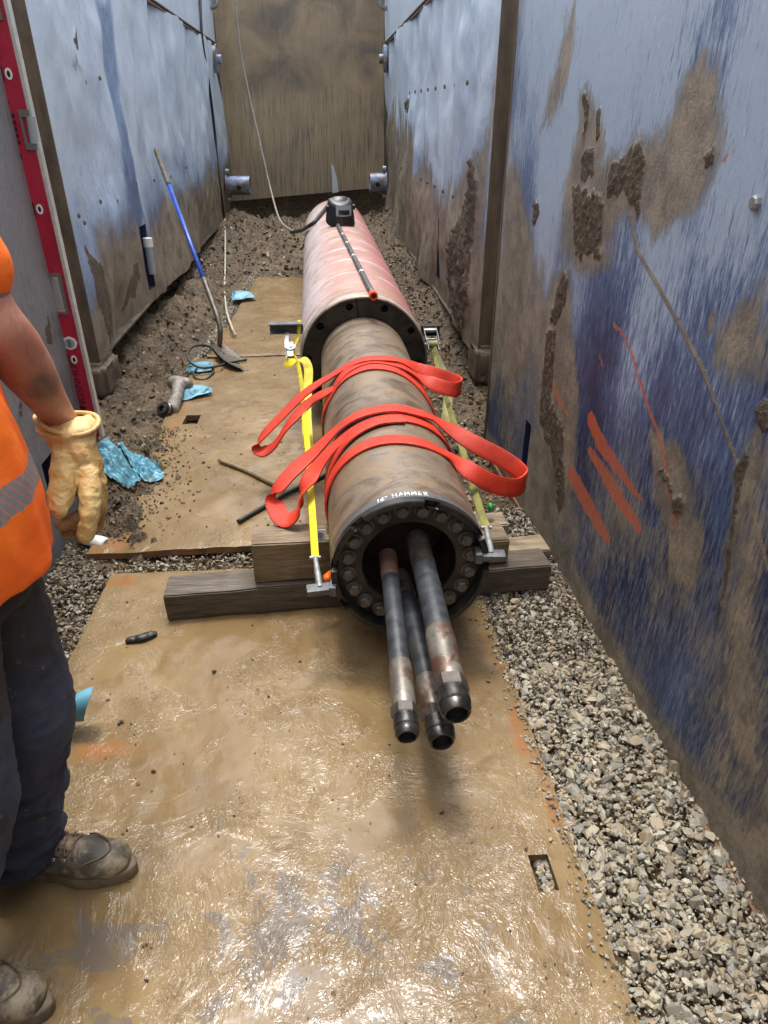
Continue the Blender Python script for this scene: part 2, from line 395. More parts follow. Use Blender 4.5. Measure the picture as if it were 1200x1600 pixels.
def mat_barrel():
    m = M('weathered brown steel', .45, .15)
    x, y, z = m.sepv()
    band = m.noise(2.6, 6, .65, 1.2, m.vec((1.3, 2.6, 1.3))); n = m.noise(7, 6, .65, .5); f = m.noise(45, 4, .6)
    col = m.ramp(band, [(.30, (.065, .046, .032)), (.43, (.125, .082, .050)), (.53, (.185, .145, .105)), (.62, (.23, .150, .078)), (.72, (.17, .145, .12))])
    col = m.mix(m.math('MULTIPLY', m.step(n, .5, .68), .65), col, (.085, .062, .046))
    col = m.mix(m.math('MULTIPLY', m.step(m.noise(5, 5, .6, .7, m.vec((1, 4, 1))), .55, .68), .55), col, (.24, .215, .18))
    col = m.mix(m.math('MULTIPLY', m.step(m.noise(1.0, 3, .6, 0, m.vec((16, 90, 16))), .70, .76), .7), col, (.55, .52, .47))
    col = m.mix(m.math('MULTIPLY', m.step(f, .64, .72), .5), col, (.035, .026, .02))
    lip = m.math('MULTIPLY', m.math('SUBTRACT', 1.0, m.step(m.math('ADD', y, m.math('MULTIPLY', n, .03)), .065, .085)), .85)
    col = m.mix(lip, col, (.095, .10, .105))
    m.set('Base Color', col); m.set('Roughness', m.ramp(n, [(.3, .30), (.7, .58)]))
    m.bump(m.math('ADD', m.noise(60, 4), m.math('MULTIPLY', band, .6)), .22, .006); return m.m
MT['barrel'] = mat_barrel()
def mat_casing():
    m = M('pink coated casing', .5)
    x, y, z = m.sepv()
    n = m.noise(4, 5, .6, .5); s = m.noise(3, 5, .65, .3, m.vec((1.5, 6, 1.5)))
    base = m.mix(m.step(n, .3, .7), (.33, .150, .135), (.44, .255, .225))
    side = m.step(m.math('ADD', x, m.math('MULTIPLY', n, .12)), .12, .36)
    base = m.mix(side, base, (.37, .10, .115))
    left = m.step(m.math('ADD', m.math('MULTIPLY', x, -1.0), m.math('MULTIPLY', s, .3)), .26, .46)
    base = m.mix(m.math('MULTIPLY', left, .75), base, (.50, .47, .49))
    base = m.mix(m.math('MULTIPLY', m.step(s, .56, .70), .55), base, (.56, .50, .47))
    base = m.mix(m.math('MULTIPLY', m.step(m.noise(7, 6, .7, .6), .45, .62), .7), base, (.27, .19, .12))
    base = m.mix(m.math('MULTIPLY', m.step(m.noise(30, 5, .7), .60, .70), .55), base, (.16, .11, .085))
    ph = m.math('FRACT', m.math('ADD', m.math('DIVIDE', m.math('ADD', y, m.math('MULTIPLY', n, .05)), .46), m.math('MULTIPLY', x, .22)))
    ring = m.math('SUBTRACT', 1.0, m.step(m.math('ABSOLUTE', m.math('SUBTRACT', ph, .5)), .03, .07))
    ring = m.math('MULTIPLY', ring, m.step(y, .42, .5))
    base = m.mix(m.math('MULTIPLY', ring, m.math('ADD', .15, m.math('MULTIPLY', m.step(n, .35, .6), .5))), base, (.58, .51, .50))
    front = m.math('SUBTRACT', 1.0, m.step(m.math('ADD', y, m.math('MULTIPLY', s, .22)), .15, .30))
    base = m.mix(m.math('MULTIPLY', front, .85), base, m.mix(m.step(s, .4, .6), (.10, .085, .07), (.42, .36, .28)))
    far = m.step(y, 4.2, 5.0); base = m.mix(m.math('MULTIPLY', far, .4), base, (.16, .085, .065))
    m.set('Base Color', base); m.bump(m.math('ADD', m.math('MULTIPLY', ring, .6), m.noise(40, 3)), .25, .006); return m.m
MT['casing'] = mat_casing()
MT['black_steel'] = mat_plain('dark oily steel', (.016, .015, .014), (.045, .040, .035), 10, .32, .35, .2, 50, (1, 1, 1), (.085, .06, .04), (.60, .75))
MT['bolt'] = mat_plain('dark bolt', (.075, .065, .057), (.14, .118, .098), 40, .45, .3, .2, 90, (1, 1, 1), (.12, .055, .025), (.55, .7))
MT['rust_inner'] = mat_plain('rust red inside', (.022, .008, .006), (.05, .016, .010), 14, .8)
MT['rubber'] = mat_plain('black rubber hose', (.020, .022, .025), (.045, .048, .054), 12, .42, 0, .25, 60, (1, 2.5, 1), (.10, .075, .05), (.64, .76))
MT['ferrule'] = mat_plain('worn ferrule steel', (.115, .098, .08), (.23, .21, .175), 16, .42, .4, .2, 60, (1, .5, 1), (.10, .048, .032), (.47, .58))
MT['ferrule_rust'] = mat_plain('rusty ferrule', (.13, .06, .045), (.20, .12, .09), 16, .5, .3, .2)
MT['fitting'] = mat_plain('dark fitting', (.045, .042, .040), (.10, .09, .08), 30, .30, .8, .2, 80)
MT['nut'] = mat_plain('hex nut', (.045, .036, .030), (.085, .066, .052), 30, .5, .25, .2, 80)
MT['bore'] = mat_flat('black bore', (.004, .004, .004), .7)
MT['zinc'] = mat_plain('zinc steel', (.20, .205, .20), (.33, .335, .33), 30, .45, .45, .2, 80, (1, 1, 1), (.12, .10, .07), (.6, .72))
MT['hook'] = mat_plain('grey hook steel', (.075, .08, .085), (.13, .135, .14), 30, .5, .25, .2, 60, (1, 1, 1), (.06, .05, .04), (.6, .72))
def mat_web(name, c0, c1, dirt):
    m = M(name, .55); n = m.noise(9, 5, .6); col = m.mix(m.step(n, .35, .7), c0, c1)
    rb = m.sep(m.attr('rib').outputs['Color']); e = m.math('ABSOLUTE', m.math('SUBTRACT', rb[0], .5))
    line = m.math('MULTIPLY', m.step(e, .36, .40), m.math('SUBTRACT', 1.0, m.step(e, .41, .45)))
    col = m.mix(m.math('MULTIPLY', line, .55), col, dirt)
    ribs = m.math('SINE', m.math('MULTIPLY', rb[1], 900.0))
    col = m.mix(m.math('MULTIPLY', m.step(m.math('ADD', m.math('MULTIPLY', m.noise(14, 5, .7), .5), m.math('MULTIPLY', m.noise(4, 3), .5)), .50, .64), .65), col, dirt); m.set('Base Color', col)
    m.bump(m.math('ADD', m.math('ADD', m.noise(240, 2), m.noise(40, 2)), m.math('MULTIPLY', ribs, .5)), .4, .003); return m.m
MT['sling'] = mat_web('red webbing', (.50, .022, .006), (.64, .040, .010), (.27, .028, .014))
MT['yellow'] = mat_web('yellow webbing', (.78, .62, .01), (.66, .54, .015), (.26, .19, .035))
MT['olive'] = mat_web('dark olive webbing', (.16, .15, .04), (.27, .25, .06), (.05, .045, .025))
def mat_wood(name, a, b, d):
    m = M(name, .7); g = m.noise(3.2, 6, .65, .5, m.vec((1.3, 16, 16))); col = m.ramp(g, [(.3, d), (.48, a), (.68, b)])
    col = m.mix(m.math('MULTIPLY', m.step(m.noise(6, 5, .6), .5, .68), .5), col, (.06, .045, .028)); m.set('Base Color', col)
    m.set('Roughness', m.ramp(m.noise(7, 4), [(.4, .35), (.6, .8)]))
    m.bump(m.math('ADD', g, m.math('MULTIPLY', m.noise(60, 3, .6, 0, m.vec((.15, 1, 1))), .6)), .6, .008); return m.m
MT['wood'] = mat_wood('wet timber', (.155, .105, .058), (.25, .18, .105), (.07, .046, .026))
MT['wood_dark'] = mat_wood('soaked timber', (.070, .052, .034), (.14, .10, .065), (.032, .024, .016))
MT['wood_pale'] = mat_wood('pale sawn timber', (.25, .19, .115), (.34, .27, .17), (.15, .105, .06))
MT['red_enamel'] = mat_plain('crimson enamel', (.36, .012, .035), (.43, .022, .05), 8, .3, 0, .05, 60, (1, 1, 1), (.16, .02, .025), (.66, .78))
MT['alu'] = mat_plain('aluminium rail', (.52, .50, .46), (.62, .60, .56), 20, .4, .4, .1)
MT['grey_plastic'] = mat_flat('grey plastic', (.13, .135, .13), .45)
MT['white'] = mat_plain('white plastic', (.68, .68, .66), (.76, .76, .74), 20, .4, 0, .05)
MT['black'] = mat_plain('black plastic', (.010, .010, .011), (.020, .020, .021), 30, .42, 0, .1)
MT['ink'] = mat_flat('black ink', (.012, .006, .008), .6)
MT['blue_ink'] = mat_flat('blue ink', (.03, .07, .30), .6)
MT['chalk'] = mat_flat('white chalk', (.72, .72, .70), .9)
MT['visor'] = mat_flat('dark visor glass', (.02, .03, .035), .06)
MT['clear'] = mat_flat('pale lens', (.30, .34, .36), .08)
MT['rod'] = mat_plain('grey rod', (.06, .06, .058), (.12, .12, .115), 30, .45, .3)
MT['redcap'] = mat_flat('red orange cap', (.65, .07, .02), .45)
MT['orange_plug'] = mat_flat('orange plug', (.80, .14, .01), .5)
MT['cable_grey'] = mat_plain('grey cable', (.16, .15, .13), (.24, .22, .19), 30, .6)
MT['cable_black'] = mat_flat('black cable', (.015, .015, .014), .5)
MT['cord'] = mat_flat('pale cord', (.38, .34, .27), .7)
MT['nitrile'] = mat_plain('blue nitrile', (.080, .245, .335), (.13, .33, .42), 14, .5, 0, .15, 90, (1, 1, 1), (.15, .135, .105), (.53, .66))
MT['blue_paint'] = mat_plain('chipped blue paint', (.12, .17, .33), (.28, .33, .46), 9, .45, 0, .2, 50, (1, 1, 1), (.17, .125, .08), (.48, .6))
MT['shaft_blue'] = mat_plain('blue fibreglass', (.012, .05, .34), (.02, .08, .44), 16, .35, 0, .05, 60, (1, 1, 1), (.16, .14, .13), (.64, .72))
MT['grip'] = mat_plain('muddy grip', (.07, .06, .045), (.13, .11, .085), 20, .7)
MT['blade'] = mat_plain('shovel steel', (.085, .07, .055), (.17, .145, .115), 18, .45, .5, .2)
MT['valve'] = mat_plain('dusty cast metal', (.13, .115, .10), (.24, .215, .19), 30, .6, .2)
def mat_skin():
    m = M('skin', .45); n = m.noise(9, 4, .6); col = m.mix(m.step(n, .35, .68), (.36, .135, .085), (.48, .225, .15))
    a = m.attr('bruise'); col = m.mix(m.math('MULTIPLY', m.sep(a.outputs['Color'])[0], .75), col, (.075, .05, .045))
    col = m.mix(m.math('MULTIPLY', m.step(m.noise(1.0, 3, .6, .4, m.vec((190, 190, 40), (.4, .3, 0))), .54, .64), .38), col, (.20, .09, .05))
    m.set('Base Color', col); m.set('Subsurface Weight', .12); m.set('Subsurface Radius', (.012, .005, .003)); m.bump(m.noise(220, 3), .15, .002); return m.m
MT['skin'] = mat_skin()
def mat_shirt():
    m = M('orange safety fabric', .75); x, y, z = m.sepv()
    a = m.sep(m.attr('stripe').outputs['Color'])
    col = m.mix(m.step(m.noise(5, 4), .35, .7), (.93, .13, .004), (1.0, .185, .006))
    chev = m.wave(26, 0, m.vec((1, 1, 1), (.5, .5, .4)), 0, 1, 'DIAGONAL')
    rs = m.mix(m.step(chev, .75, .9), (.22, .20, .20), (.42, .18, .13))
    col = m.mix(m.step(a[0], .45, .55), col, rs)
    col = m.mix(m.math('MULTIPLY', m.step(m.noise(34, 4, .7), .70, .75), .6), col, (.35, .06, .01)); m.set('Base Color', col)
    m.bump(m.math('ADD', m.noise(16, 3), m.math('MULTIPLY', m.noise(300, 2), .15)), .3, .012); return m.m
MT['shirt'] = mat_shirt()
def mat_trouser():
    m = M('navy work cloth', .85); z = m.sepv()[2]
    col = m.mix(m.step(m.noise(5, 5, .6), .35, .7), (.018, .021, .036), (.046, .053, .088))
    up = m.step(m.math('ADD', z, m.math('MULTIPLY', m.noise(4, 4), .2)), .68, .80); col = m.mix(m.math('MULTIPLY', up, .85), col, (.022, .018, .016))
    sp = m.step(m.noise(48, 5, .75), .62, .68); col = m.mix(m.math('MULTIPLY', sp, .6), col, (.20, .16, .12))
    m.set('Base Color', col); m.bump(m.math('ADD', m.noise(9, 4, .6, .8), m.math('MULTIPLY', m.noise(400, 2), .06)), .45, .02); return m.m
MT['trousers'] = mat_trouser()
def mat_glove():
    m = M('tan work leather', .6); z = m.sepv()[2]
    n = m.noise(9, 5, .6, .4); col = m.mix(m.step(n, .38, .66), (.50, .33, .115), (.60, .44, .19))
    col = m.mix(m.math('MULTIPLY', m.step(m.noise(7, 5, .65, .5), .50, .66), .5), col, (.42, .18, .055))
    a = m.sep(m.attr('finger_tone').outputs['Color'])[0]
    col = m.mix(m.math('MULTIPLY', m.step(m.math('ADD', a, m.math('MULTIPLY', m.noise(18, 5), .5)), .55, 1.1), .8), col, (.16, .055, .018))
    m.set('Base Color', col); m.bump(m.math('ADD', m.noise(45, 4, .6, .8), m.math('MULTIPLY', m.noise(14, 3, .5, 1.0), 1.2)), .55, .008); return m.m
MT['glove'] = mat_glove()
MT['boot'] = mat_plain('muddy boot leather', (.045, .036, .027), (.105, .083, .058), 13, .6, 0, .6, 60, (1, 1, 1), (.27, .21, .135), (.50, .60))
MT['sole'] = mat_plain('muddy sole', (.075, .052, .03), (.15, .105, .06), 18, .6, 0, .4)
MT['lace'] = mat_flat('brown lace', (.16, .08, .045), .8)
MT['hair'] = mat_flat('brown hair', (.05, .03, .018), .7)
MT['stick'] = mat_plain('muddy stick', (.12, .085, .045), (.20, .14, .075), 30, .6)
MT['char'] = mat_plain('dark splinter', (.012, .011, .010), (.03, .027, .024), 30, .5, 0, .4, 60, (1, 1, 1), (.32, .22, .11), (.60, .68))
MT['paint_white'] = mat_flat('white paint', (.62, .66, .70), .6)
MT['tag'] = mat_flat('white tag', (.70, .70, .72), .5)
MT['green'] = mat_flat('green plastic', (.02, .30, .06), .4)

def setcol(o, name, arr):
    at = o.data.attributes.new(name, 'FLOAT_COLOR', 'POINT')
    A = np.ones((len(o.data.vertices), 4)); A[:, :arr.shape[1]] = arr; at.data.foreach_set('color', A.ravel()); return o
def gridmesh(us, vs, hole=None):
    """returns index array and faces for a (len(us) x len(vs)) grid; hole(uc,vc)->bool drops faces"""
    nu, nv = len(us), len(vs); I = np.arange(nu * nv).reshape(nu, nv)
    Fq = np.stack([I[:-1, :-1], I[1:, :-1], I[1:, 1:], I[:-1, 1:]], -1)
    if hole is not None:
        uc = (us[:-1] + us[1:]) / 2; vc = (vs[:-1] + vs[1:]) / 2; UU, VV = np.meshgrid(uc, vc, indexing='ij'); Fq = Fq[~hole(UU, VV)]
    return Fq.reshape(-1, 4)

# ------------------------------------------------------------------ the ground: one sheet with the trench cut into it
def ground_h(X, Y):
    lump = fbm(X * 5, Y * 5, 5, 11) * .075 + fbm(X * 19, Y * 19, 4, 31, .6) * .042
    h = -.012 + np.zeros_like(X)
    rough = np.zeros_like(X) + .12
    # left bank
    bl = sstep(4.2, 5.6, Y); toe = -.98 + .05 * fbm(Y * 1.7, Y * 0, 3, 5)
    tt = np.clip((toe - X) / .46, 0, 1); h -= bl * .10 * sstep(-1.33, -1.47, X); h += bl * (.185 * tt ** .75 + .35 * np.clip((-1.60 - X) / .2, 0, 1))
    rough += sstep(2.8, 3.6, Y) * sstep(0, .15, toe - X) * 1.0
    # loose spoil by the near left corner
    h += .25 * np.exp(-((X + 1.09) ** 2 / .028 + (Y - 3.09) ** 2 / .09)); h += .05 * np.exp(-((X + 1.3) ** 2 / .05 + (Y - 3.6) ** 2 / .1))
    rough += .9 * np.exp(-((X + .98) ** 2 / .05 + (Y - 3.1) ** 2 / .5))
    sp = .9 - np.hypot((X + 1.06) / .30, (Y - 3.02) / .62) + .75 * fbm(X * 4, Y * 4, 4, 51); h = np.where(sp > 0, np.maximum(h, .036 + .045 * np.clip(sp, 0, .8) ** .7 + .6 * lump), h)
    # right bank
    br = sstep(4.5, 6.5, Y); tr = np.clip((X - .66) / .42, 0, 1); h += br * .20 * tr; rough += sstep(2.6, 3.6, Y) * .8 * sstep(.58, .7, X)
    # far end, rising, then a pit shaped to keep the end plate gap dark
    fe = sstep(8.0, 11.5, Y); h += fe * (.16 + .07 * np.abs(fbm(X * 3, Y * 3, 3, 8))) - .50 * sstep(11.95, 12.35, Y); rough += fe * 1.2
    h += sstep(12.98, 13.12, Y) * 2.7  # unseen earth step added close behind the plate to shut out light
    h += lump * np.clip(rough, 0, 1.3)
    out = np.maximum(np.maximum(sstep(-1.86, -1.98, X), sstep(1.46, 1.58, X)), np.maximum(sstep(14.4, 15.2, Y), sstep(-4.6, -5.2, Y)))
    return h * (1 - out) + out * (2.45 + .1 * fbm(X * .3, Y * .3, 3, 3))
gx = np.concatenate([[-60, -25, -10, -5, -3, -2.3, -2.0, -1.93, -1.86], np.arange(-1.8, 1.41, .016), [1.46, 1.52, 1.6, 2, 3, 5, 10, 25, 60]])
gy = np.concatenate([[-60, -25, -10, -6, -5.2, -5, -4.6, -3, -1.5, -.5], np.arange(0, 5.6, .018), np.arange(5.6, 13.4, .03), [13.6, 13.9, 14.2, 14.6, 15, 15.4, 18, 25, 40, 60, 90]])
GX, GY = np.meshgrid(gx, gy, indexing='ij'); GZ = ground_h(GX, GY)
Vg = np.stack([GX, GY, GZ], -1).reshape(-1, 3)
ground = obj('ground', Vg, gridmesh(gx, gy), MT['ground']); tag(ground, 'brown mud floor and banks of the trench', kind='structure')
def gh(x, y): return float(ground_h(np.array([[x]], float), np.array([[y]], float))[0, 0])

# ------------------------------------------------------------------ trench shields
def plane_uv(P0, P1, px, py):
    e = np.array(P1) - np.array(P0); L = np.hypot(*e); e = e / L; n = np.array([e[1], -e[0]]); d = ray(px, py)
    t = ((np.array(P0) - _C[:2]) @ n) / (d[:2] @ n); p = _C + d * t
    return float((p[:2] - np.array(P0)) @ e), float(p[2])
class Shield:
    def __init__(s, name, label, cat, P0, P1, z0, z1, side, thick, mat, group=None):
        s.P0, s.P1, s.z0, s.z1, s.thick = np.array(P0, float), np.array(P1, float), z0, z1, thick
        s.e = s.P1 - s.P0; s.L = np.hypot(*s.e); s.e /= s.L; s.n = np.array([s.e[1], -s.e[0]])
        if s.n[0] * side < 0: s.n = -s.n                       # visible side
        s.mat = mat; s.root = thing(name, label, cat, (*P0, z0), group)
    def uv(s, px, py): return plane_uv(s.P0, s.P1, px, py)
    def w(s, u, v, d=0.0): p = s.P0 + s.e * u + s.n * d; return np.array([p[0], p[1], v])
    def build(s, cell, slots=(), mud=(), clod=(), mark=(), fade=(), base_mud=None, base_fade=None, dent=None, cd=1.0, warp=.045, trim=.012, fine=99):
        su = [q for a in slots for q in a[:2]]; sv = [q for a in slots for q in a[2:]]
        us = np.unique(np.concatenate([np.linspace(0, min(s.L, fine), int(min(s.L, fine) / cell) + 1), np.linspace(min(s.L, fine), s.L, 60), su])); vs = np.unique(np.concatenate([np.linspace(s.z0, s.z1, int((s.z1 - s.z0) / cell) + 1), sv]))
        U, Vv = np.meshgrid(us, vs, indexing='ij')
        wu = U + warp * fbm(U * 9, Vv * 4, 4, 3); wv = Vv + warp * 2 * fbm(U * 12 + 9, Vv * 3, 4, 4)
        toP = lambda pts: [s.uv(*p) for p in pts]
        A = np.zeros(U.shape + (4,)); A[..., 3] = .5
        if base_mud is not None: A[..., 0] = base_mud(U, Vv)
        if base_fade is not None: A[..., 3] = base_fade(U, Vv)
        def lay(k, items, hard, wu, wv):
            for it in items:
                pts, val, soft = it[0], it[1], it[2]
                if len(it) == 4:                                # polyline with widths in metres
                    d = line_d(toP(pts), wu, wv, it[3])
                else: d = poly_sd(toP(pts), wu, wv); soft = soft * (2.0 if k == 0 else 1.0)
                m = val * (1 - sstep(-soft, soft, d))
                if k == 3: A[..., 3] += m
                elif val < 0: A[..., k] = np.maximum(0, A[..., k] + m)
                else: A[..., k] = np.maximum(A[..., k], m)
        lay(0, [q for q in mud if len(q) == 3], 0, wu, wv); lay(0, [q for q in mud if len(q) == 4], 0, U, Vv); lay(1, clod, 1, wu, wv); lay(2, mark, 1, U + .004 * fbm(U * 60, Vv * 20, 3, 6), Vv + .008 * fbm(U * 60, Vv * 20, 3, 7)); lay(3, fade, 0, wu, wv)
        D = (np.abs(fbm(U * 46, Vv * 22, 4, 21, .65)) * .012 + .001) * cd * sstep(.35, .75, A[..., 1] + .5 * fbm(U * 30, Vv * 22, 3, 44))
        if dent is not None: D = D + dent(U, Vv)
        P = np.stack([s.P0[0] + s.e[0] * U + s.n[0] * D, s.P0[1] + s.e[1] * U + s.n[1] * D, Vv], -1).reshape(-1, 3)
        hole = None
        if slots:
            def hole(a, b):
                r = np.zeros(a.shape, bool)
                for q in slots: r |= (a > q[0]) & (a < q[1]) & (b > q[2]) & (b < q[3])
                return r
        s.panel = obj('panel', P, gridmesh(us, vs, hole), s.mat, s.root); setcol(s.panel, 'wear', A.reshape(-1, 4))
        bm = bmesh.new(); bm.from_mesh(s.panel.data); bmesh.ops.delete(bm, geom=[v for v in bm.verts if not v.link_faces], context='VERTS'); bm.to_mesh(s.panel.data); bm.free()
        g = G(); T = s.thick
        def bar(u0, u1, v0, v1, d0, d1):
            g.add([s.w(u0, v0, -d0), s.w(u1, v0, -d0), s.w(u1, v1, -d0), s.w(u0, v1, -d0), s.w(u0, v0, -d1), s.w(u1, v0, -d1), s.w(u1, v1, -d1), s.w(u0, v1, -d1)],
                  [(0, 1, 2, 3), (7, 6, 5, 4), (0, 4, 5, 1), (1, 5, 6, 2), (2, 6, 7, 3), (3, 7, 4, 0)])
        bar(0, trim, s.z0, s.z1, -.004, T); bar(s.L - trim, s.L, s.z0, s.z1, -.004, T)
        bar(trim, s.L - trim, s.z0 - .001, s.z0 + trim, -.003, T); bar(trim, s.L - trim, s.z1 - trim, s.z1 + .001, -.003, T); bar(trim, s.L - trim, s.z0 + trim, s.z1 - trim, T - .02, T - .001)
        fr = g.make('frame', MT['frame'], s.root, False); fix_normals(fr)
        if slots:
            g2 = G()
            for u0, u1, v0, v1 in slots:
                for a, b in (((u0, v0), (u1, v0)), ((u1, v0), (u1, v1)), ((u1, v1), (u0, v1)), ((u0, v1), (u0, v0))):
                    g2.add([s.w(*a, 0), s.w(*b, 0), s.w(*b, -.09), s.w(*a, -.09)], [(0, 1, 2, 3)])
                g2.add([s.w(u0, v0, -.09), s.w(u1, v0, -.09), s.w(u1, v1, -.09), s.w(u0, v1, -.09)], [(0, 1, 2, 3)])
            g2.make('slot', MT['dark_inside'], s.root, False)
        return s
    def bolts(s, name, pts, r, mat, d=0.0):
        proto = None
        for u, v in pts:
            c = s.w(u, v, d)
            if proto is None:
                V, Fc = lathe((0, 0, 0), (*s.n, 0), [(0, r), (r * .55, r), (r * .8, r * .75), (r * .85, .0001)], 8)
                me = bpy.data.meshes.new(name); me.from_pydata([tuple(map(float, q)) for q in V], [], Fc); me.materials.append(mat)
                proto = bpy.data.objects.new(name, me); COL.objects.link(proto); proto.parent = s.root; proto.location = tuple(c - wloc(s.root))
            else: copy_part(proto, s.root, tuple(c - wloc(s.root)))

# near right shield
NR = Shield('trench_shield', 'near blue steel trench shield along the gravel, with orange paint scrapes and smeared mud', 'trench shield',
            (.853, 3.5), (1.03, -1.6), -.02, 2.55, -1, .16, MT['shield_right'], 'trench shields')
def nr_mud(U, V):
    low = sstep(1.15, .35, V); band = .50 * fbm(U * 2.3, V * 1.1, 4, 61) + .64 * low
    edge = .55 * sstep(.55, .02, U) * (.6 + .8 * fbm(U * 6, V * 2.2, 3, 71)) * sstep(.2, .7, V)
    bot = .55 * sstep(.16, .02, V)
    return np.clip(band * .8 + edge + bot, 0, 1)
def nr_fade_shade(U, V): return .13 + .62 * sstep(.35, 1.7, V) + .22 * sstep(1.6, 2.2, V) + .62 * fbm(U * 3.1, V * 1.0, 4, 81)  # paint fade, with the dimmer light low down put into the colour too
sl = [NR.uv(822, 655), NR.uv(813, 738)]
NR.build(.0065, fine=3.0, slots=[(min(sl[0][0], sl[1][0]) - .0, min(sl[0][0], sl[1][0]) + .075, sl[1][1], sl[0][1])],
    mud=[([(880, 290), (905, 200), (960, 225), (1020, 215), (1030, 330), (960, 330), (955, 420), (900, 430), (872, 400)], .80, .05), ([(845, 480), (865, 415), (895, 415), (893, 500), (905, 620), (900, 760), (880, 830), (855, 780), (840, 640)], .85, .04), ([(1140, 750), (1175, 690), (1200, 700), (1200, 760), (1165, 860), (1130, 1000), (1105, 1060), (1115, 940)], .8, .04), ([(900, 420), (905, 330), (960, 250), (1010, 215), (1045, 175), (1065, 130), (1095, 108), (1120, 118), (1138, 160), (1142, 220), (1115, 285), (1095, 340), (1060, 365), (1025, 345), (1000, 325), (965, 350), (950, 400), (930, 430)], .95, .05),
         ([(905, 150), (935, 140), (955, 200), (945, 260), (915, 270), (903, 230)], .8, .04),
         ([(880, 40), (903, 0), (905, 60), (888, 130), (868, 180), (840, 215), (858, 140)], .75, .05),
         ([(785, 250), (815, 240), (830, 330), (850, 420), (880, 520), (870, 620), (830, 600), (800, 620), (775, 640), (782, 430)], .72, .06),
         ([(1200, 400), (1150, 460), (1120, 520), (1110, 560), (1150, 600), (1200, 640)], .8, .05),
         ([(1100, 480), (1115, 470), (1112, 500), (1098, 515)], .8, .015),
         ([(1010, 690), (1060, 680), (1085, 760), (1092, 880), (1080, 960), (1050, 900), (1030, 800)], .95, .03),
         ([(1200, 640), (1180, 660), (1150, 740), (1140, 850), (1120, 960), (1110, 1040), (1130, 1180), (1200, 1300)], .8, .06),
         ([(845, 890), (900, 960), (960, 1000), (985, 1060), (960, 1080), (900, 990)], .75, .06),
         ([(985, 335), (995, 390), (1030, 450), (1065, 512), (1100, 580), (1122, 640), (1160, 742), (1188, 840), (1200, 890)], .9, .006, [.010, .009, .008, .008, .008, .007, .006, .006, .005])],
    clod=[([(912, 165), (920, 172), (916, 215), (908, 235)], .9, .012), ([(936, 150), (942, 150), (940, 200), (932, 215)], .9, .012),
          ([(922, 230), (930, 222), (931, 262), (908, 292), (908, 268)], .9, .02), ([(955, 262), (972, 238), (978, 236), (966, 290), (950, 300)], .95, .018),
          ([(975, 250), (1005, 225), (1012, 240), (1003, 320), (985, 318), (970, 300), (955, 296)], .8, .03),
          ([(893, 322), (905, 300), (935, 292), (946, 312), (942, 392), (925, 402), (915, 380), (908, 402), (896, 380)], .95, .022),
          ([(872, 440), (880, 418), (889, 432), (882, 470), (868, 498), (860, 492)], .95, .015), ([(1105, 236), (1120, 232), (1116, 262), (1104, 268)], .95, .010),
          ([(852, 500), (872, 500), (868, 560), (862, 620), (880, 660), (886, 780), (872, 800), (862, 720), (846, 640)], .62, .03),
          ([(832, 312), (845, 305), (846, 335), (835, 345)], .75, .012), ([(1176, 645), (1200, 632), (1200, 668), (1186, 668)], .95, .015),
          ([(1150, 745), (1165, 700), (1170, 740), (1155, 800), (1142, 880), (1128, 950), (1118, 985)], .68, .012),
          ([(1030, 725), (1036, 722), (1050, 780), (1080, 770), (1070, 800), (1052, 815)], .7, .012)],
    mark=[([(924, 656), (938, 690), (968, 735), (1004, 782)], 1, .006, [.030, .034, .024, .006]), ([(922, 704), (945, 742), (975, 790), (1000, 824)], 1, .006, [.018, .030, .030, .018]),
          ([(894, 742), (915, 782), (932, 812), (950, 842)], 1, .006, [.036, .040, .034, .020]), ([(865, 604), (874, 626), (888, 648)], .9, .005, [.014, .012, .006]),
          ([(960, 505), (978, 528), (992, 565), (1008, 620), (1026, 670), (1042, 730), (1052, 790), (1058, 830)], .85, .004, [.008, .008, .008, .008, .008, .008, .007, .005]),
          ([(1130, 252), (1144, 236)], .9, .004, [.006, .004]), ([(936, 555), (943, 570)], .7, .006, [.008, .006]), ([(1184, 830), (1200, 880)], .7, .004, [.003, .003]),
          ([(797, 520), (802, 560)], .5, .012, [.010, .010])],
    base_mud=nr_mud, base_fade=nr_fade_shade, dent=lambda U, V: .006 * fbm(U * 1.6, V * 1.3, 3, 91), trim=.014)
g = G()
for (d0, d1) in ((.002, .014),):
    q = [NR.w(0.02, -.022, d1), NR.w(NR.L - .02, -.022, d1), NR.w(NR.L - .02, .016, d1), NR.w(.02, .016, d1), NR.w(.02, -.022, d0), NR.w(NR.L - .02, -.022, d0), NR.w(NR.L - .02, .016, d0), NR.w(.02, .016, d0)]; g.add(q, [(0, 1, 2, 3), (7, 6, 5, 4), (0, 4, 5, 1), (1, 5, 6, 2), (2, 6, 7, 3), (3, 7, 4, 0)])
bevel(g.make('bottom_lip', MT['plate_edge'], NR.root, False), .004)
NR.bolts('bolt', [NR.uv(1183, 317)], .016, MT['zinc'])

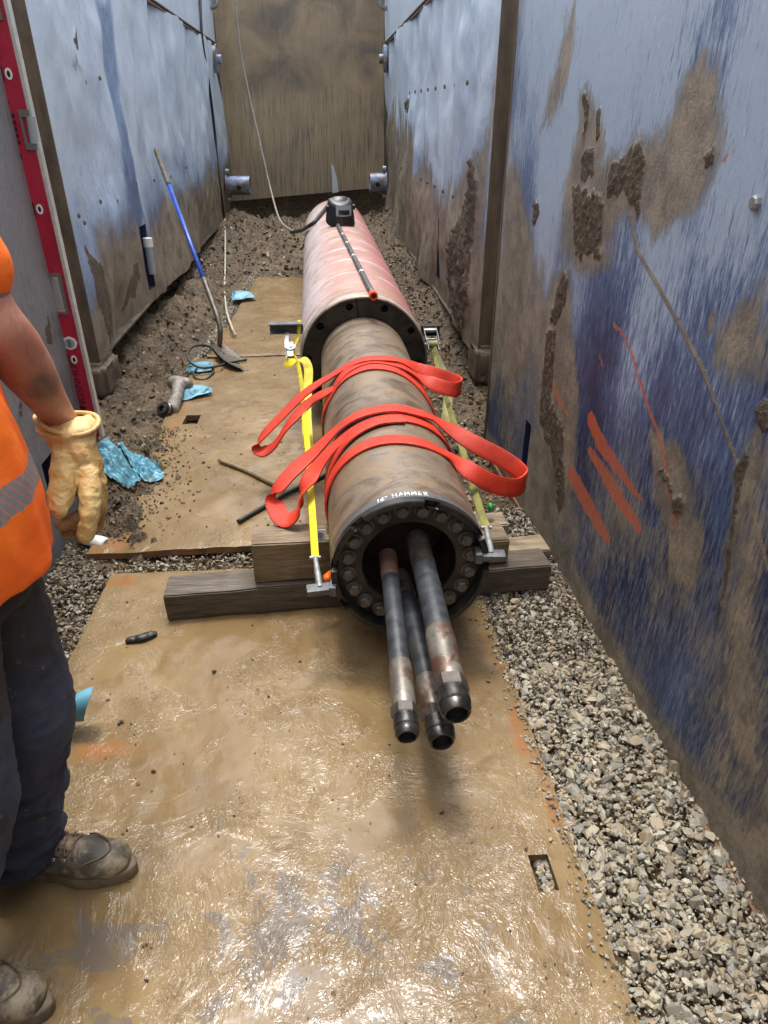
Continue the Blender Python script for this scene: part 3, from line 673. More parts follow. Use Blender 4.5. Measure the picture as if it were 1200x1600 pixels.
# near left shield
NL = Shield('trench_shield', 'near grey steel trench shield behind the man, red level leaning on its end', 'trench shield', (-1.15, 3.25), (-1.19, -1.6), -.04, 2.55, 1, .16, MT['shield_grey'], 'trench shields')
sl = [NL.uv(85, 700), NL.uv(60, 800)]
NL.build(.022, slots=[(sl[0][0], sl[0][0] + .16, sl[1][1] - .02, sl[0][1])], base_mud=lambda U, V: .30 * sstep(.5, .05, V) + .25 * fbm(U * 2, V * 1.2, 4, 13) + .12,
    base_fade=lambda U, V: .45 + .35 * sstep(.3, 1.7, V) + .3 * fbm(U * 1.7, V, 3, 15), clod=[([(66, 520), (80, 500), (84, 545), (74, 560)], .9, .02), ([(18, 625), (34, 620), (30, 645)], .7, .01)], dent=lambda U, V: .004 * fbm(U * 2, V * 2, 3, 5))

# far left shield, lower and upper
def dents(seed, amp=.075):
    return lambda U, V: amp * (fbm(U * 1.1, V * .9, 4, seed) + .6 * fbm(U * 2.6, V * .8, 3, seed + 5)) * sstep(0, .3, U) - .040 * np.abs(fbm(U * 3.2, V * .7 + U * .6, 2, seed + 9))
def fl_mud(U, V): return np.clip(.80 * sstep(1.25, .45, V) + .30 * sstep(3.5, 6.5, U) * sstep(1.5, .7, V) + .5 * fbm(U * 1.6, V * 1.5, 4, 23) + .02, 0, 1)
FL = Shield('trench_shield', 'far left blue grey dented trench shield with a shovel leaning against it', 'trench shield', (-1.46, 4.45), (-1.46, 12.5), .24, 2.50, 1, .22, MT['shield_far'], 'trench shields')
s0 = FL.uv(222, 352); s1 = FL.uv(243, 440)
FL.build(.024, slots=[(s0[0] - .09, s0[0] + .09, s1[1] - .02, s0[1])], base_mud=fl_mud, base_fade=lambda U, V: .25 + .58 * sstep(.5, 1.7, V) + .35 * fbm(U * 1.3, V * .7, 4, 33), dent=dents(41),
    fade=[([(155, 0), (178, 0), (195, 180), (215, 300), (225, 350), (205, 350), (185, 220)], -.55, .05)],
    clod=[([(135, 390), (160, 410), (180, 520), (172, 545), (150, 470)], .75, .04), ([(205, 425), (218, 410), (222, 440), (210, 470), (200, 490)], .6, .03), ([(112, 35), (119, 40), (118, 66), (113, 62)], .8, .02)],
    mud=[([(110, 90), (128, 80), (125, 110), (112, 115)], .6, .03), ([(255, 300), (335, 260), (330, 340), (280, 400), (250, 420)], .75, .15)])
FL.bolts('bolt', [FL.uv(*p) for p in [(122, 337), (131, 348), (156, 315), (182, 314), (212, 287), (240, 282), (266, 276), (290, 262), (132, 128), (155, 122)]], .014, MT['frame'])
FLU = Shield('trench_shield', 'upper far left trench shield stacked above the seam', 'trench shield', (-1.46, 4.45), (-1.46, 12.5), 2.52, 3.7, 1, .22, MT['shield_far'], 'trench shields')
FLU.build(.03, base_mud=lambda U, V: .1 + .2 * fbm(U * 2, V, 3, 24), base_fade=lambda U, V: .85 + .2 * fbm(U * 1.2, V, 3, 28), dent=dents(47, .012))
# far right shield
def fr_mud(U, V):
    hb = .80 + 1.0 * U / 7.8 + .5 * fbm(U * 5, V * .5, 4, 39)
    return np.clip(.95 * (1 - sstep(hb - .3, hb + .3, V)) + .30 * fbm(U * 1.6, V * 1.2, 4, 43) + .08, 0, 1)
FR = Shield('trench_shield', 'far right trench shield, pale blue above and caked in brown mud below', 'trench shield', (1.02, 4.55), (1.02, 12.3), .18, 2.50, -1, .36, MT['shield_far'], 'trench shields')
s0 = FR.uv(686, 342); s1 = FR.uv(679, 428)
FR.build(.022, slots=[(s0[0] - .035, s0[0] + .035, s1[1], s0[1])], base_mud=fr_mud, base_fade=lambda U, V: .25 + .58 * sstep(.7, 1.7, V) + .35 * fbm(U * 1.3, V * .7, 4, 53), dent=dents(57, .085), cd=4.5,
    clod=[([(748, 240), (750, 300), (742, 400), (740, 480), (730, 520), (718, 490), (702, 440), (708, 370), (722, 320), (738, 280)], .92, .05), ([(636, 155), (642, 155), (640, 180), (635, 172)], .8, .03)],
    mud=[([(756, 200), (775, 60), (785, 60), (760, 330), (745, 500), (700, 500), (640, 420), (610, 350), (610, 180), (640, 240), (690, 300)], .7, .12)])
def row(a, b, n): return [(a[0] + (b[0] - a[0]) * t, a[1] + (b[1] - a[1]) * t) for t in np.linspace(0, 1, n)]
ra = FR.uv(756, 125); rb = FR.uv(642, 145); rc = FR.uv(710, 307); rd = FR.uv(628, 262)
FR.bolts('bolt', row(ra, rb, 9) + row(rc, rd, 9), .017, MT['frame'], .006)
FRU = Shield('trench_shield', 'upper far right trench shield stacked above the seam', 'trench shield', (1.02, 4.55), (1.02, 12.3), 2.52, 3.7, -1, .36, MT['shield_far'], 'trench shields')
FRU.build(.03, base_mud=lambda U, V: .1 + .2 * fbm(U * 2, V, 3, 25), base_fade=lambda U, V: .85 + .2 * fbm(U * 1.2, V, 3, 29), dent=dents(63, .012))

# legs under the far shields and the spreader sockets that carry the end plate
def leg(S, x0, x1, y0, y1, z0, z1, seed):
    g = G(); n = 14; xs = np.linspace(x0, x1, n); ys = np.linspace(y0, y1, n); zs = np.linspace(z0, z1, 18)
    g.box((x0, y0, z0), (x1, y1, z1)); o = g.make('leg', MT['frame'], S.root, False)
    bm = bmesh.new(); bm.from_mesh(o.data); bmesh.ops.bevel(bm, geom=[e for e in bm.edges], offset=.03, segments=3, affect='EDGES')
    bmesh.ops.subdivide_edges(bm, edges=bm.edges, cuts=6, use_grid_fill=True)
    for v in bm.verts:
        k = mnoise.fractal(Vector(v.co) * 9 + Vector((seed, 0, 0)), 1, 2, 4) * .012; v.co += v.normal * k
    bm.to_mesh(o.data); bm.free(); o.data.polygons.foreach_set('use_smooth', [True] * len(o.data.polygons)); return o
leg(FL, -1.66, -1.42, 4.38, 4.74, .0, .238, 1.0)
leg(FL, -1.62, -1.44, 12.0, 12.3, .1, .238, 2.0)
leg(FR, 1.00, 1.33, 4.48, 4.82, -.02, .262, 3.0)
leg(FR, 1.04, 1.30, 11.6, 11.95, .05, .178, 4.0)
def socket(S, c, sgn, ln):
    o = G(); V, Fc = lathe(c, (sgn, 0, 0), [(0, .10), (.0, .155), (.02, .155), (.022, .135), (ln, .135), (ln, .112), (.03, .112)], 28); o.add(V, Fc)
    b = o.make('spreader_socket', MT['blue_paint'], S.root, True, 35)
    h = G(); V, Fc = lathe((c[0] + sgn * ln * .55, c[1] - .132, c[2] - .02), (0, -1, 0), [(-.01, .034), (.006, .034), (.006, .0001)], 14); h.add(V, Fc); h.make('pin_hole', MT['bore'], b, False)
    for dz in (.19, -.20):
        p = G(); V, Fc = lathe((c[0] + sgn * .005, c[1], c[2] + dz), (sgn, 0, 0), [(0, .045), (.05, .045), (.06, .03), (.06, .0001)], 12); p.add(V, Fc); p.make('pin', MT['zinc'], b, True, 40)
socket(FL, (-1.46, 12.0, .655), 1, .36); socket(FR, (1.02, 11.9, .69), -1, .26)
for S, c, sg in ((FL, (-1.46, 12.0, 2.30), 1), (FR, (1.02, 11.9, 2.31), -1)):
    g = G(); V, Fc = lathe(c, (sg, 0, 0), [(0, .17), (.045, .17), (.05, .15), (.05, .06), (.11, .06), (.11, .0001)], 26); g.add(V, Fc); g.make('spreader_socket', MT['blue_paint'], S.root, True, 35)
for S, c, sg in ((FL, (-1.47, 12.3, 3.05), 1), (FR, (1.03, 11.9, 3.02), -1)):
    g = G(); V, Fc = tube(spline([np.array(c) + (0, 0, 0), np.array(c) + (sg * .08, 0, .05), np.array(c) + (sg * .09, 0, -.08), np.array(c) + (sg * .01, 0, -.12)], 5), .03, 8); g.add(V, Fc); g.make('lifting_eye', MT['zinc'], S.root)
EP = thing('end_plate', 'brown mud streaked steel plate closing the far end of the trench', 'steel plate', (-.2, 12.8, .4))
us = np.linspace(-1.50, 1.06, 60); vs = np.linspace(0, 1, 80); UU, VV = np.meshgrid(us, vs, indexing='ij')
zb = .36 + (UU + 1.46) / 2.48 * .19; ZZ = zb + (3.8 - zb) * VV
P = np.stack([UU, 12.75 + .01 * fbm(UU * 2, ZZ, 3, 4), ZZ], -1)
g = G(); g.add(P.reshape(-1, 3), gridmesh(us, vs)); P2 = P.copy(); P2[..., 1] += .05; g.add(P2.reshape(-1, 3), gridmesh(us, vs)[:, ::-1])
g.add([P[0, 0], P[-1, 0], P2[-1, 0], P2[0, 0]], [(0, 1, 2, 3)]); g.make('panel', MT['endwall'], EP)
m0 = ony(524, 302, 12.74); m1 = ony(519, 256, 12.74)
obj('paint_mark', [m0 + (-.05, 0, .0), m0 + (.058, 0, .02), m0 * .45 + m1 * .55 + (.05, 0, 0), m1 + (.02, 0, -.03), m1 + (-.015, 0, 0), m0 * .5 + m1 * .5 + (-.028, 0, 0)], [(0, 1, 2, 3, 4, 5)], MT['paint_white'], EP, False)

# ------------------------------------------------------------------ road plates under the work
def road_plate(label, outline, holes, z, th, seed, rusty, dry0, thin=()):
    t = thing('road_plate', label, 'steel plate', (outline[0][0], outline[0][1], z), 'steel road plates on the trench floor')
    xs = [p[0] for p in outline]; ys = [p[1] for p in outline]
    c = .02; us = np.arange(min(xs), max(xs) + c, c); vs = np.arange(min(ys), max(ys) + c, c)
    # bilinear patch of the four corners keeps clean borders
    nu = int((max(xs) - min(xs)) / c); nv = int((max(ys) - min(ys)) / c)
    a = np.linspace(0, 1, nu); b = np.linspace(0, 1, nv)
    o = [np.array(p) for p in outline]                        # near-left, near-right, far-right, far-left
    def xy(A, B): return ((1 - A) * (1 - B))[..., None] * o[0] + (A * (1 - B))[..., None] * o[1] + (A * B)[..., None] * o[2] + ((1 - A) * B)[..., None] * o[3]
    ah, bh = [], []
    for (h0, h1, h2, h3) in holes:                            # x0,x1,y0,y1 -> patch parameters
        W = o[1][0] - o[0][0]; H = o[3][1] - o[0][1]
        q = ((h0 - o[0][0]) / W, (h1 - o[0][0]) / W, (h2 - o[0][1]) / H, (h3 - o[0][1]) / H); ah += q[:2]; bh += q[2:]
    a = np.unique(np.concatenate([a, ah])); b = np.unique(np.concatenate([b, bh])); A, B = np.meshgrid(a, b, indexing='ij')
    P = xy(A, B); X, Y = P[..., 0], P[..., 1]
    e = np.minimum(np.minimum(A, 1 - A) * (max(xs) - min(xs)), np.minimum(B, 1 - B) * (max(ys) - min(ys)))
    jit = np.clip(1 - e / .06, 0, 1) * .006; X = X + jit * fbm(X * 9, Y * 9, 4, seed); Y = Y + jit * fbm(X * 9 + 40, Y * 9, 4, seed + 3)
    Z = z + .004 * fbm(X * 7, Y * 7, 3, seed + 6) + .0025 * fbm(X * 26, Y * 26, 3, seed + 8) - .006 * np.clip(1 - e / .03, 0, 1)
    Hm = None
    if holes:
        def Hm(aa, bb):
            r = np.zeros(aa.shape, bool)
            for i in range(len(holes)): r |= (aa > ah[2 * i]) & (aa < ah[2 * i + 1]) & (bb > bh[2 * i]) & (bb < bh[2 * i + 1])
            return r
    V = np.stack([X, Y, Z], -1); I = np.arange(X.size).reshape(X.shape)
    top = obj('plate_top', V.reshape(-1, 3), gridmesh(a, b, Hm), MT['mudplate'], t)
    film = np.zeros((X.size, 3)); film[:, 0] = (sum(np.exp(-((X - q[0]) ** 2 + (Y - q[1]) ** 2) / q[2] ** 2) * q[3] for q in thin) if thin else np.zeros_like(X)).ravel()
    film[:, 1] = (sum((1 - sstep(0, q[3], line_d([(q[0], q[1]), (q[0] + q[4], q[1] + q[5])], X, Y, [q[2], q[2]]))) for q in rusty) if rusty else np.zeros_like(X)).ravel(); film[:, 2] = dry0(X, Y).ravel(); setcol(top, 'film', film)
    g = G()
    def strip(idx):
        q = V.reshape(-1, 3)[idx]; lo = q.copy(); lo[:, 2] = z - th; n = len(q); g.add(list(q - (0, 0, .0005)) + list(lo), [(i, i + 1, n + i + 1, n + i) for i in range(n - 1)])
    strip(I[0]); strip(I[-1]); strip(I[:, 0]); strip(I[:, -1])
    for i in range(len(holes)):
        i0, i1 = np.searchsorted(a, ah[2 * i]), np.searchsorted(a, ah[2 * i + 1]); j0, j1 = np.searchsorted(b, bh[2 * i]), np.searchsorted(b, bh[2 * i + 1])
        strip(I[i0:i1 + 1, j0]); strip(I[i0:i1 + 1, j1]); strip(I[i0, j0:j1 + 1]); strip(I[i1, j0:j1 + 1])
    g.make('plate_edge', MT['plate_edge'], t, False); return t
PZ = .025
road_plate('near wet muddy steel plate with a square hole, the man standing on it', [(-1.0, -.75), (.60, -.75), (.545, 2.36), (-.90, 2.36)], [(.468, .520, .935, 1.03)], PZ, .030, 5,
    [(.555, 1.12, .0, .06, -.01, .25), (.53, 1.62, .0, .045, .0, .12), (.50, 1.35, .0, .05, .03, .15), (-.92, 2.30, .015, .05, .1, 0), (-.75, 1.45, .0, .10, .15, .0), (.3, 1.5, .0, .08, .1, .2)], lambda X, Y: .85 * sstep(.5, .9, Y) * np.exp(-((X - .33) ** 2) / .03 - ((Y - 1.45) ** 2) / .25), thin=[(-.3, .8, .25, .5), (.1, .75, .3, .5), (-.62, .85, .2, .6), (-.1, 1.0, .3, .3)])
T2 = road_plate('middle muddy steel plate lying beside the hammer with a rusty front corner', [(-1.03, 2.48), (.50, 2.52), (.48, 5.14), (-.96, 5.12)], [(-.90, -.81, 3.84, 3.98)], PZ + .022, .036, 9, [(-1.0, 2.5, .03, .08, .10, .06), (-.9, 4.9, .0, .08, .1, .1), (-.92, 3.6, .0, .05, .03, .6)], lambda X, Y: .25 + .5 * sstep(4.0, 5.0, Y), thin=[(-.5, 3.2, .4, .4)])
T3 = road_plate('far muddy steel plate beside the pink casing', [(-.90, 5.19), (.45, 5.19), (.42, 8.12), (-.76, 8.08)], [], PZ + .012, .03, 15, [(-.85, 5.3, .02, .06, .0, .5)], lambda X, Y: .75 + 0 * X)

# ------------------------------------------------------------------ loose stone and clods
def hull(seed, ax):
    bm = bmesh.new(); r = np.random.default_rng(seed)
    for _ in range(15):
        d = r.normal(size=3); d /= np.linalg.norm(d); bm.verts.new(tuple(d * np.array(ax) * r.uniform(.82, 1.0)))
    res = bmesh.ops.convex_hull(bm, input=bm.verts); bmesh.ops.delete(bm, geom=[v for v in bm.verts if not v.link_faces], context='VERTS')
    bm.verts.index_update(); V = np.array([v.co for v in bm.verts]); Fc = [tuple(v.index for v in f.verts) for f in bm.faces]; bm.free(); return V, Fc
STONES = [hull(100 + i, (1, RNG.uniform(.55, .95), RNG.uniform(.35, .75))) for i in range(40)]
def scatter(name, label, mat, pts, size, pal, zoff=.0, hz=None, flat=.5):
    Vs, Fs, Cs = [], [], []; n = 0
    for (x, y, z), s in zip(pts, size):
        V, Fc = STONES[RNG.integers(len(STONES))]
        q = RNG.normal(size=4) * np.array([1, flat, flat, 1]); q /= np.linalg.norm(q); ww, a, b, c = q
        R = np.array([[1 - 2 * (b * b + c * c), 2 * (a * b - c * ww), 2 * (a * c + b * ww)], [2 * (a * b + c * ww), 1 - 2 * (a * a + c * c), 2 * (b * c - a * ww)], [2 * (a * c - b * ww), 2 * (b * c + a * ww), 1 - 2 * (a * a + b * b)]])
        Vs.append((V * s) @ R.T + (x, y, z)); Fs += [tuple(i + n for i in f) for f in Fc]; n += len(V)
        c = np.array(pal[RNG.integers(len(pal))]) * RNG.uniform(.72, 1.2); Cs.append(np.tile(c, (len(V), 1)))
    o = obj(name, np.vstack(Vs), Fs, mat, None, False); setcol(o, 'tone', np.clip(np.vstack(Cs), 0, 1)); return tag(o, label, kind='stuff')
GREY = [(.34, .30, .23), (.29, .26, .205), (.37, .33, .25), (.32, .255, .17), (.42, .38, .30), (.34, .27, .18), (.25, .235, .20), (.33, .26, .17), (.30, .265, .20), (.37, .32, .225)]
DIRT = [(.105, .070, .036), (.075, .049, .025), (.14, .097, .052), (.17, .122, .07), (.05, .034, .018), (.12, .083, .044)]
pts, size = [], []
def plate_r(y): return .60 - .018 * (y + .75)
for k in range(15500):
    y = RNG.uniform(-.2, 2.75); lo, hi = plate_r(y) - .008, .99 - .036 * (y - .3)
    if y > 2.36: lo = .45
    x = RNG.uniform(lo, hi); s = min(.030, .0070 * math.exp(RNG.normal() * .50 + .15)); s *= (1.08 if y < 1.7 else .85)
    d = min(x - lo, .06) / .06
    pts.append((x, y, -.012 + RNG.uniform(0, .030) * (.35 + .65 * d) + .008)); size.append(s)
for k in range(150):
    pts.append((RNG.uniform(.468, .520), RNG.uniform(.935, 1.03), RNG.uniform(-.012, -.002))); size.append(RNG.uniform(.007, .014))
for k in range(5000):
    y = RNG.uniform(.2, 2.75); x = RNG.uniform(plate_r(y) - .03, .97); pts.append((x, y, .010 + (PZ if x < plate_r(y) - .005 and y < 2.36 else RNG.uniform(0, .012)))); size.append(RNG.uniform(.002, .0048))
for k in range(260):
    y = RNG.uniform(.3, 2.3); x = plate_r(y) - abs(RNG.normal()) * .022 - .004; pts.append((x, y, PZ + .003)); size.append(RNG.uniform(.004, .010))
gravel = scatter('gravel', 'crushed grey and tan stone between the near plate and the right shield', MT['stone'], pts, size, GREY)
pts, size = [], []
for k in range(3400):
    y = RNG.uniform(1.1, 2.75); x = RNG.uniform(-1.17, -.89 if y < 2.4 else -.98); pts.append((x, y, RNG.uniform(-.008, .016))); size.append(RNG.uniform(.006, .015))
for k in range(1500):
    y = RNG.uniform(2.33, 2.52); x = RNG.uniform(-1.1, .5); pts.append((x, y, RNG.uniform(-.008, .010))); size.append(RNG.uniform(.006, .014))
scatter('gravel', 'brown grey loose stone by the left shield and between the plates', MT['stone'], pts, size, [tuple(np.array(c) * .72) for c in GREY[:6]] + DIRT[:4])
pts, size = [], []
for k in range(1800):
    y = RNG.uniform(4.9, 8.6); x = -.97 + .05 * (y - 5) + abs(RNG.normal()) * .05 - .05; pts.append((x, y, max(gh(x, y), 0) + .008)); size.append(RNG.uniform(.006, .016))
for k in range(1100):
    y = RNG.uniform(2.6, 7.5); x = RNG.uniform(.5, .86); pts.append((x, y, gh(x, y) + .006)); size.append(RNG.uniform(.007, .018))
scatter('gravel', 'muddy grey stone along both feet of the far banks', MT['stone'], pts, size, [tuple(np.array(c) * .8) for c in GREY] + DIRT[:2])
pts, size = [], []
for k in range(1500):
    y = 2.65 + 6 * RNG.random() ** 1.6; x = -1.46 + .52 * RNG.random(); pts.append((x, y, gh(x, y) + .004)); size.append(.006 + .030 * RNG.random() ** 4)
for k in range(1500):
    y = RNG.uniform(2.55, 3.8); x = -1.08 + abs(RNG.normal()) * .15; zz = gh(x, y); pts.append((x, y, max(zz, PZ + .022 if x > -1.0 else -9) + .003)); size.append(.004 + .009 * RNG.random() ** 2)
for k in range(1500):
    y = RNG.uniform(8.0, 12.5); x = RNG.uniform(-1.4, 1.0); pts.append((x, y, gh(x, y) + .01)); size.append(.010 + .035 * RNG.random() ** 3)
for k in range(900):
    y = RNG.uniform(3.2, 9); x = RNG.uniform(.68, 1.05); pts.append((x, y, gh(x, y) + .006)); size.append(.010 + .020 * RNG.random() ** 2)
scatter('mud_clods', 'crumbled brown mud on the trench banks', MT['clod'], pts, size, DIRT)
pts, size = [], []
for k in range(330):
    x, y = RNG.uniform(-.88, .52), RNG.uniform(.35, 2.3); pts.append((x, y, PZ + .002)); size.append(.002 + .0055 * RNG.random() ** 3)
for k in range(160):
    x, y = RNG.uniform(-.9, -.1), RNG.uniform(2.6, 6); pts.append((x, y, PZ + .025)); size.append(.003 + .007 * RNG.random() ** 3)
for k in range(900):
    y = RNG.uniform(1.75, 2.8); x = RNG.uniform(.53, .92); pts.append((x, y, .012 + RNG.uniform(0, .018))); size.append(RNG.uniform(.006, .013))
for px, py in ((185, 1132), (205, 1130), (212, 1163), (190, 1128), (290, 940), (165, 1185), (240, 1205), (395, 1030), (335, 1050), (420, 1090), (690, 1270), (660, 1010), (300, 1290), (215, 1225)):
    q = onz(px, py, PZ + .003); pts.append(tuple(q)); size.append(RNG.uniform(.006, .011))
scatter('pebbles', 'scattered pebbles and crumbs on the wet plates', MT['clod'], pts, size, DIRT + [(.16, .14, .12), (.05, .04, .035)])

# shoes along the bottom of the far shields
for S, x0, x1 in ((FL, -1.64, -1.495), (FR, 1.05, 1.3)):
    y0, y1 = (4.74, 11.98) if S is FL else (4.84, 11.58)
    g = G(); g.box((x0 - (.05 if S is FL else -.05), y0, S.z0 - .055), (x1 - (.05 if S is FL else -.05), y1, S.z0 - .003)); g.make('bottom_shoe', MT['frame'], S.root, False)

# ------------------------------------------------------------------ the boring hammer
RB = .249
HM = thing('pipe_hammer', 'rusty brown steel pipe hammer with an open bolted front and three hoses', 'pipe hammer', BA0 - (0, 0, RB))
n = 128
u0 = np.array((0, 0, 1.0)); v0 = np.cross(BAX, u0); v0 /= np.linalg.norm(v0); u0 = np.cross(v0, BAX)
def bpt(t, r, th): return BA0 + BAX * t + r * (math.sin(th) * v0 + math.cos(th) * u0)    # th=0 on top, positive to the right seen from the front
def brings(prof, n, wob=None):
    V = [bpt(t + (wob(k, i) if wob else 0), r, 2 * math.pi * k / n) for i, (t, r) in enumerate(prof) for k in range(n)]
    Fc = [(i * n + j, (i + 1) * n + j, (i + 1) * n + (j + 1) % n, i * n + (j + 1) % n) for i in range(len(prof) - 1) for j in range(n)]
    return V, Fc
NOTCH = [4, 4 + 16 * 1, 128 - 16, 128 - 30, 30, 128 - 43]
def wob(k, i):
    for q in NOTCH:
        if (k - q) % 128 in (0, 1, 2): return .022 if i in (2, 3, 4) else 0
    return 0
g = G(); V, Fc = brings([(2.2, RB), (1.6, RB), (1.0, RB), (.5, RB), (.1, RB), (.03, RB)], n); g.add(V, Fc)
bar = g.make('barrel', MT['barrel'], HM)
g = G(); V, Fc = brings([(.0305, RB - .0005), (.012, RB + .0004), (.003, RB), (.0, RB - .004), (.0, RB - .018), (.004, RB - .021), (.048, RB - .021)], n, wob); g.add(V, Fc)
g.make('front_rim', MT['black_steel'], HM, True, 40)
g = G(); V, Fc = brings([(.046, RB - .020), (.046, .152), (.050, .148), (.110, .148), (.112, .158), (.30, .158), (.30, .001)], 96); g.add(V, Fc)
g.make('bolt_flange', MT['black_steel'], HM, True, 35)
g = G(); V, Fc = brings([(.114, .156), (.29, .1565), (.29, .003)], 72); g.add(V, Fc); g.make('inner_bore', MT['rust_inner'], HM, True, 40)
def hexhead(c, ax, r, h, washer=True):
    a, uu, vv = frame_axis(ax); V = []; Fc = []
    k0 = random.random()
    def ring(t, rr, k=6): return [c + a * t + rr * (math.cos(2 * math.pi * (i + k0) / k) * uu + math.sin(2 * math.pi * (i + k0) / k) * vv) for i in range(k)]
    g = G()
    if washer:
        Vw, Fw = lathe(c, a, [(0, r * 1.22), (.004, r * 1.22), (.0045, r * .8)], 20); g.add(Vw, Fw)
    q = ring(.0035, r) + ring(h * .82, r) + ring(h, r * .86) + [c + a * h]
    f = [(i, (i + 1) % 6, 6 + (i + 1) % 6, 6 + i) for i in range(6)] + [(6 + i, 6 + (i + 1) % 6, 12 + (i + 1) % 6, 12 + i) for i in range(6)] + [(12 + i, 12 + (i + 1) % 6, 18) for i in range(6)]
    g.add(q, f); return g
for k in range(20):
    th = 2 * math.pi * (k + .5) / 20 + .03
    c = bpt(.046, .196, th); hexhead(c, -BAX, .0205, .022).make('bolt', MT['bolt'], HM, False)
# hoses
def hose(P0, P1, r, f0, f1, r_f, r_n, r_t, front, rear_mat):
    mid = (P0 + P1) / 2 + np.array([0, 0, .012]); P = spline([P0, mid, P1], 20); L = np.concatenate([[0], np.cumsum(np.linalg.norm(np.diff(P, axis=0), axis=1))]); T = L[-1]
    def seg(a, b, k=14):
        q = np.linspace(a, b, k); return np.stack([np.interp(q, L, P[:, i]) for i in range(3)], -1)
    rng = r * (1 + .012 * np.sin(np.linspace(0, 40, 30)) + .006 * np.sin(np.linspace(0, 97, 30)))
    g = G(); g.tube(seg(f0 * T, f1 * T, 30), rng, 28); h = g.make('hose', MT['rubber'], HM)
    g = G(); q = seg(0, f0 * T + .012, 8); g.tube(q, [r_f * .96] * 7 + [r_f * .93], 28); g.make('sleeve', rear_mat, h, True, 40)
    e = front; q = seg(f1 * T - .015, e * T, 9); g = G(); g.tube(q, [r_f * .95, r_f, r_f * 1.01, r_f, r_f * .99, r_f, r_f, r_f * .985, r_f * .9], 28); g.make('sleeve', MT['ferrule'], h, True, 40)
    a = seg(e * T - .004, T, 2); d = a[1] - a[0]; ln = np.linalg.norm(d); d /= ln; c = a[0]
    hx = hexhead(c, d, r_n, ln * .42, False); hx.make('nut', MT['nut'], h, False)
    g = G(); V, Fc = lathe(c, d, [(ln * .36, r_t * .98), (ln * .48, r_t), (ln * .70, r_t), (ln * .74, r_t * .93), (ln * .78, r_t * .97), (ln * .93, r_t * .90), (ln, r_t * .78), (ln * 1.0, r_t * .66), (ln * .6, r_t * .62)], 32); g.add(V, Fc); g.make('fitting', MT['fitting'], h, True, 30)
    g = G(); V, Fc = lathe(c, d, [(ln * .92, r_t * .64), (ln * .55, r_t * .6), (ln * .55, .0005)], 24); g.add(V, Fc); g.make('bore', MT['bore'], h)
def fwd(px, py, Y): return ony(px, py, Y)
hose(fwd(606, 868, 1.86), ony(636.5, 1152, 1.155), .0275, .16, .70, .0305, .0350, .0315, .88, MT['ferrule_rust'])
hose(fwd(652, 842, 1.90), ony(714, 1117, 1.17), .0365, .20, .64, .0395, .0445, .041, .86, MT['ferrule'])
hose(fwd(626, 900, 1.90), ony(691, 1160, 1.20), .0300, .16, .72, .0345, .0405, .0395, .86, MT['ferrule'])
# chalk writing 16" HAMMER on the top of the barrel
GL = {'1': [[(.3, 1), (.3, 0)]], '6': [[(.7, 1), (.2, .6), (.05, .25), (.35, 0), (.75, .2), (.6, .5), (.15, .35)]], '"': [[(.2, 1), (.2, .7)], [(.5, 1), (.5, .7)]], 'H': [[(0, 1), (0, 0)], [(.8, 1), (.8, 0)], [(0, .5), (.8, .5)]],
      'A': [[(0, 0), (.4, 1), (.8, 0)], [(.2, .4), (.65, .4)]], 'M': [[(0, 0), (.1, 1), (.45, .3), (.8, 1), (.9, 0)]], 'E': [[(.7, 1), (.05, 1), (.05, 0), (.7, 0)], [(.05, .5), (.55, .5)]], 'R': [[(.05, 0), (.05, 1), (.6, .85), (.55, .55), (.05, .5), (.7, 0)]]}
g = G()
def letter(ch, th, t, hgt, wd):
    for st in GL[ch]:
        P = []
        for a, b in st:
            P.append((th + a * wd / RB, t + b * hgt))
        D = []
        for (a0, b0), (a1, b1) in zip(P[:-1], P[1:]):
            for q in np.linspace(0, 1, 5)[:-1]: D.append((a0 + (a1 - a0) * q, b0 + (b1 - b0) * q))
        D.append(P[-1]); D = np.array(D)
        wdt = .0021; m = len(D); V = []
        d = np.gradient(D * np.array([RB, 1]), axis=0); d /= np.linalg.norm(d, axis=1)[:, None] + 1e-9
        for i in range(m):
            k = wdt * random.choice((.12, .4, .8, 1.0, 1.15)); nx, ny = -d[i][1], d[i][0]
            for sg in (-1, 1): V.append(bpt(D[i][1] + sg * ny * k, RB + .0012, D[i][0] + sg * nx * k / RB))
        g.add(V, [(2 * i, 2 * i + 1, 2 * i + 3, 2 * i + 2) for i in range(m - 1)])
th = math.radians(-24)
for ch, w in [('1', .011), ('6', .013), ('"', .028)]: letter(ch, th, .036, .020, .014); th += w / RB
th = math.radians(-12.5)
for ch, w in [('H', .019), ('A', .018), ('M', .020), ('M', .021), ('E', .017), ('R', .018)]: letter(ch, th, .038, .020, .0145); th += w / RB
g.make('chalk_writing', MT['chalk'], HM, False)

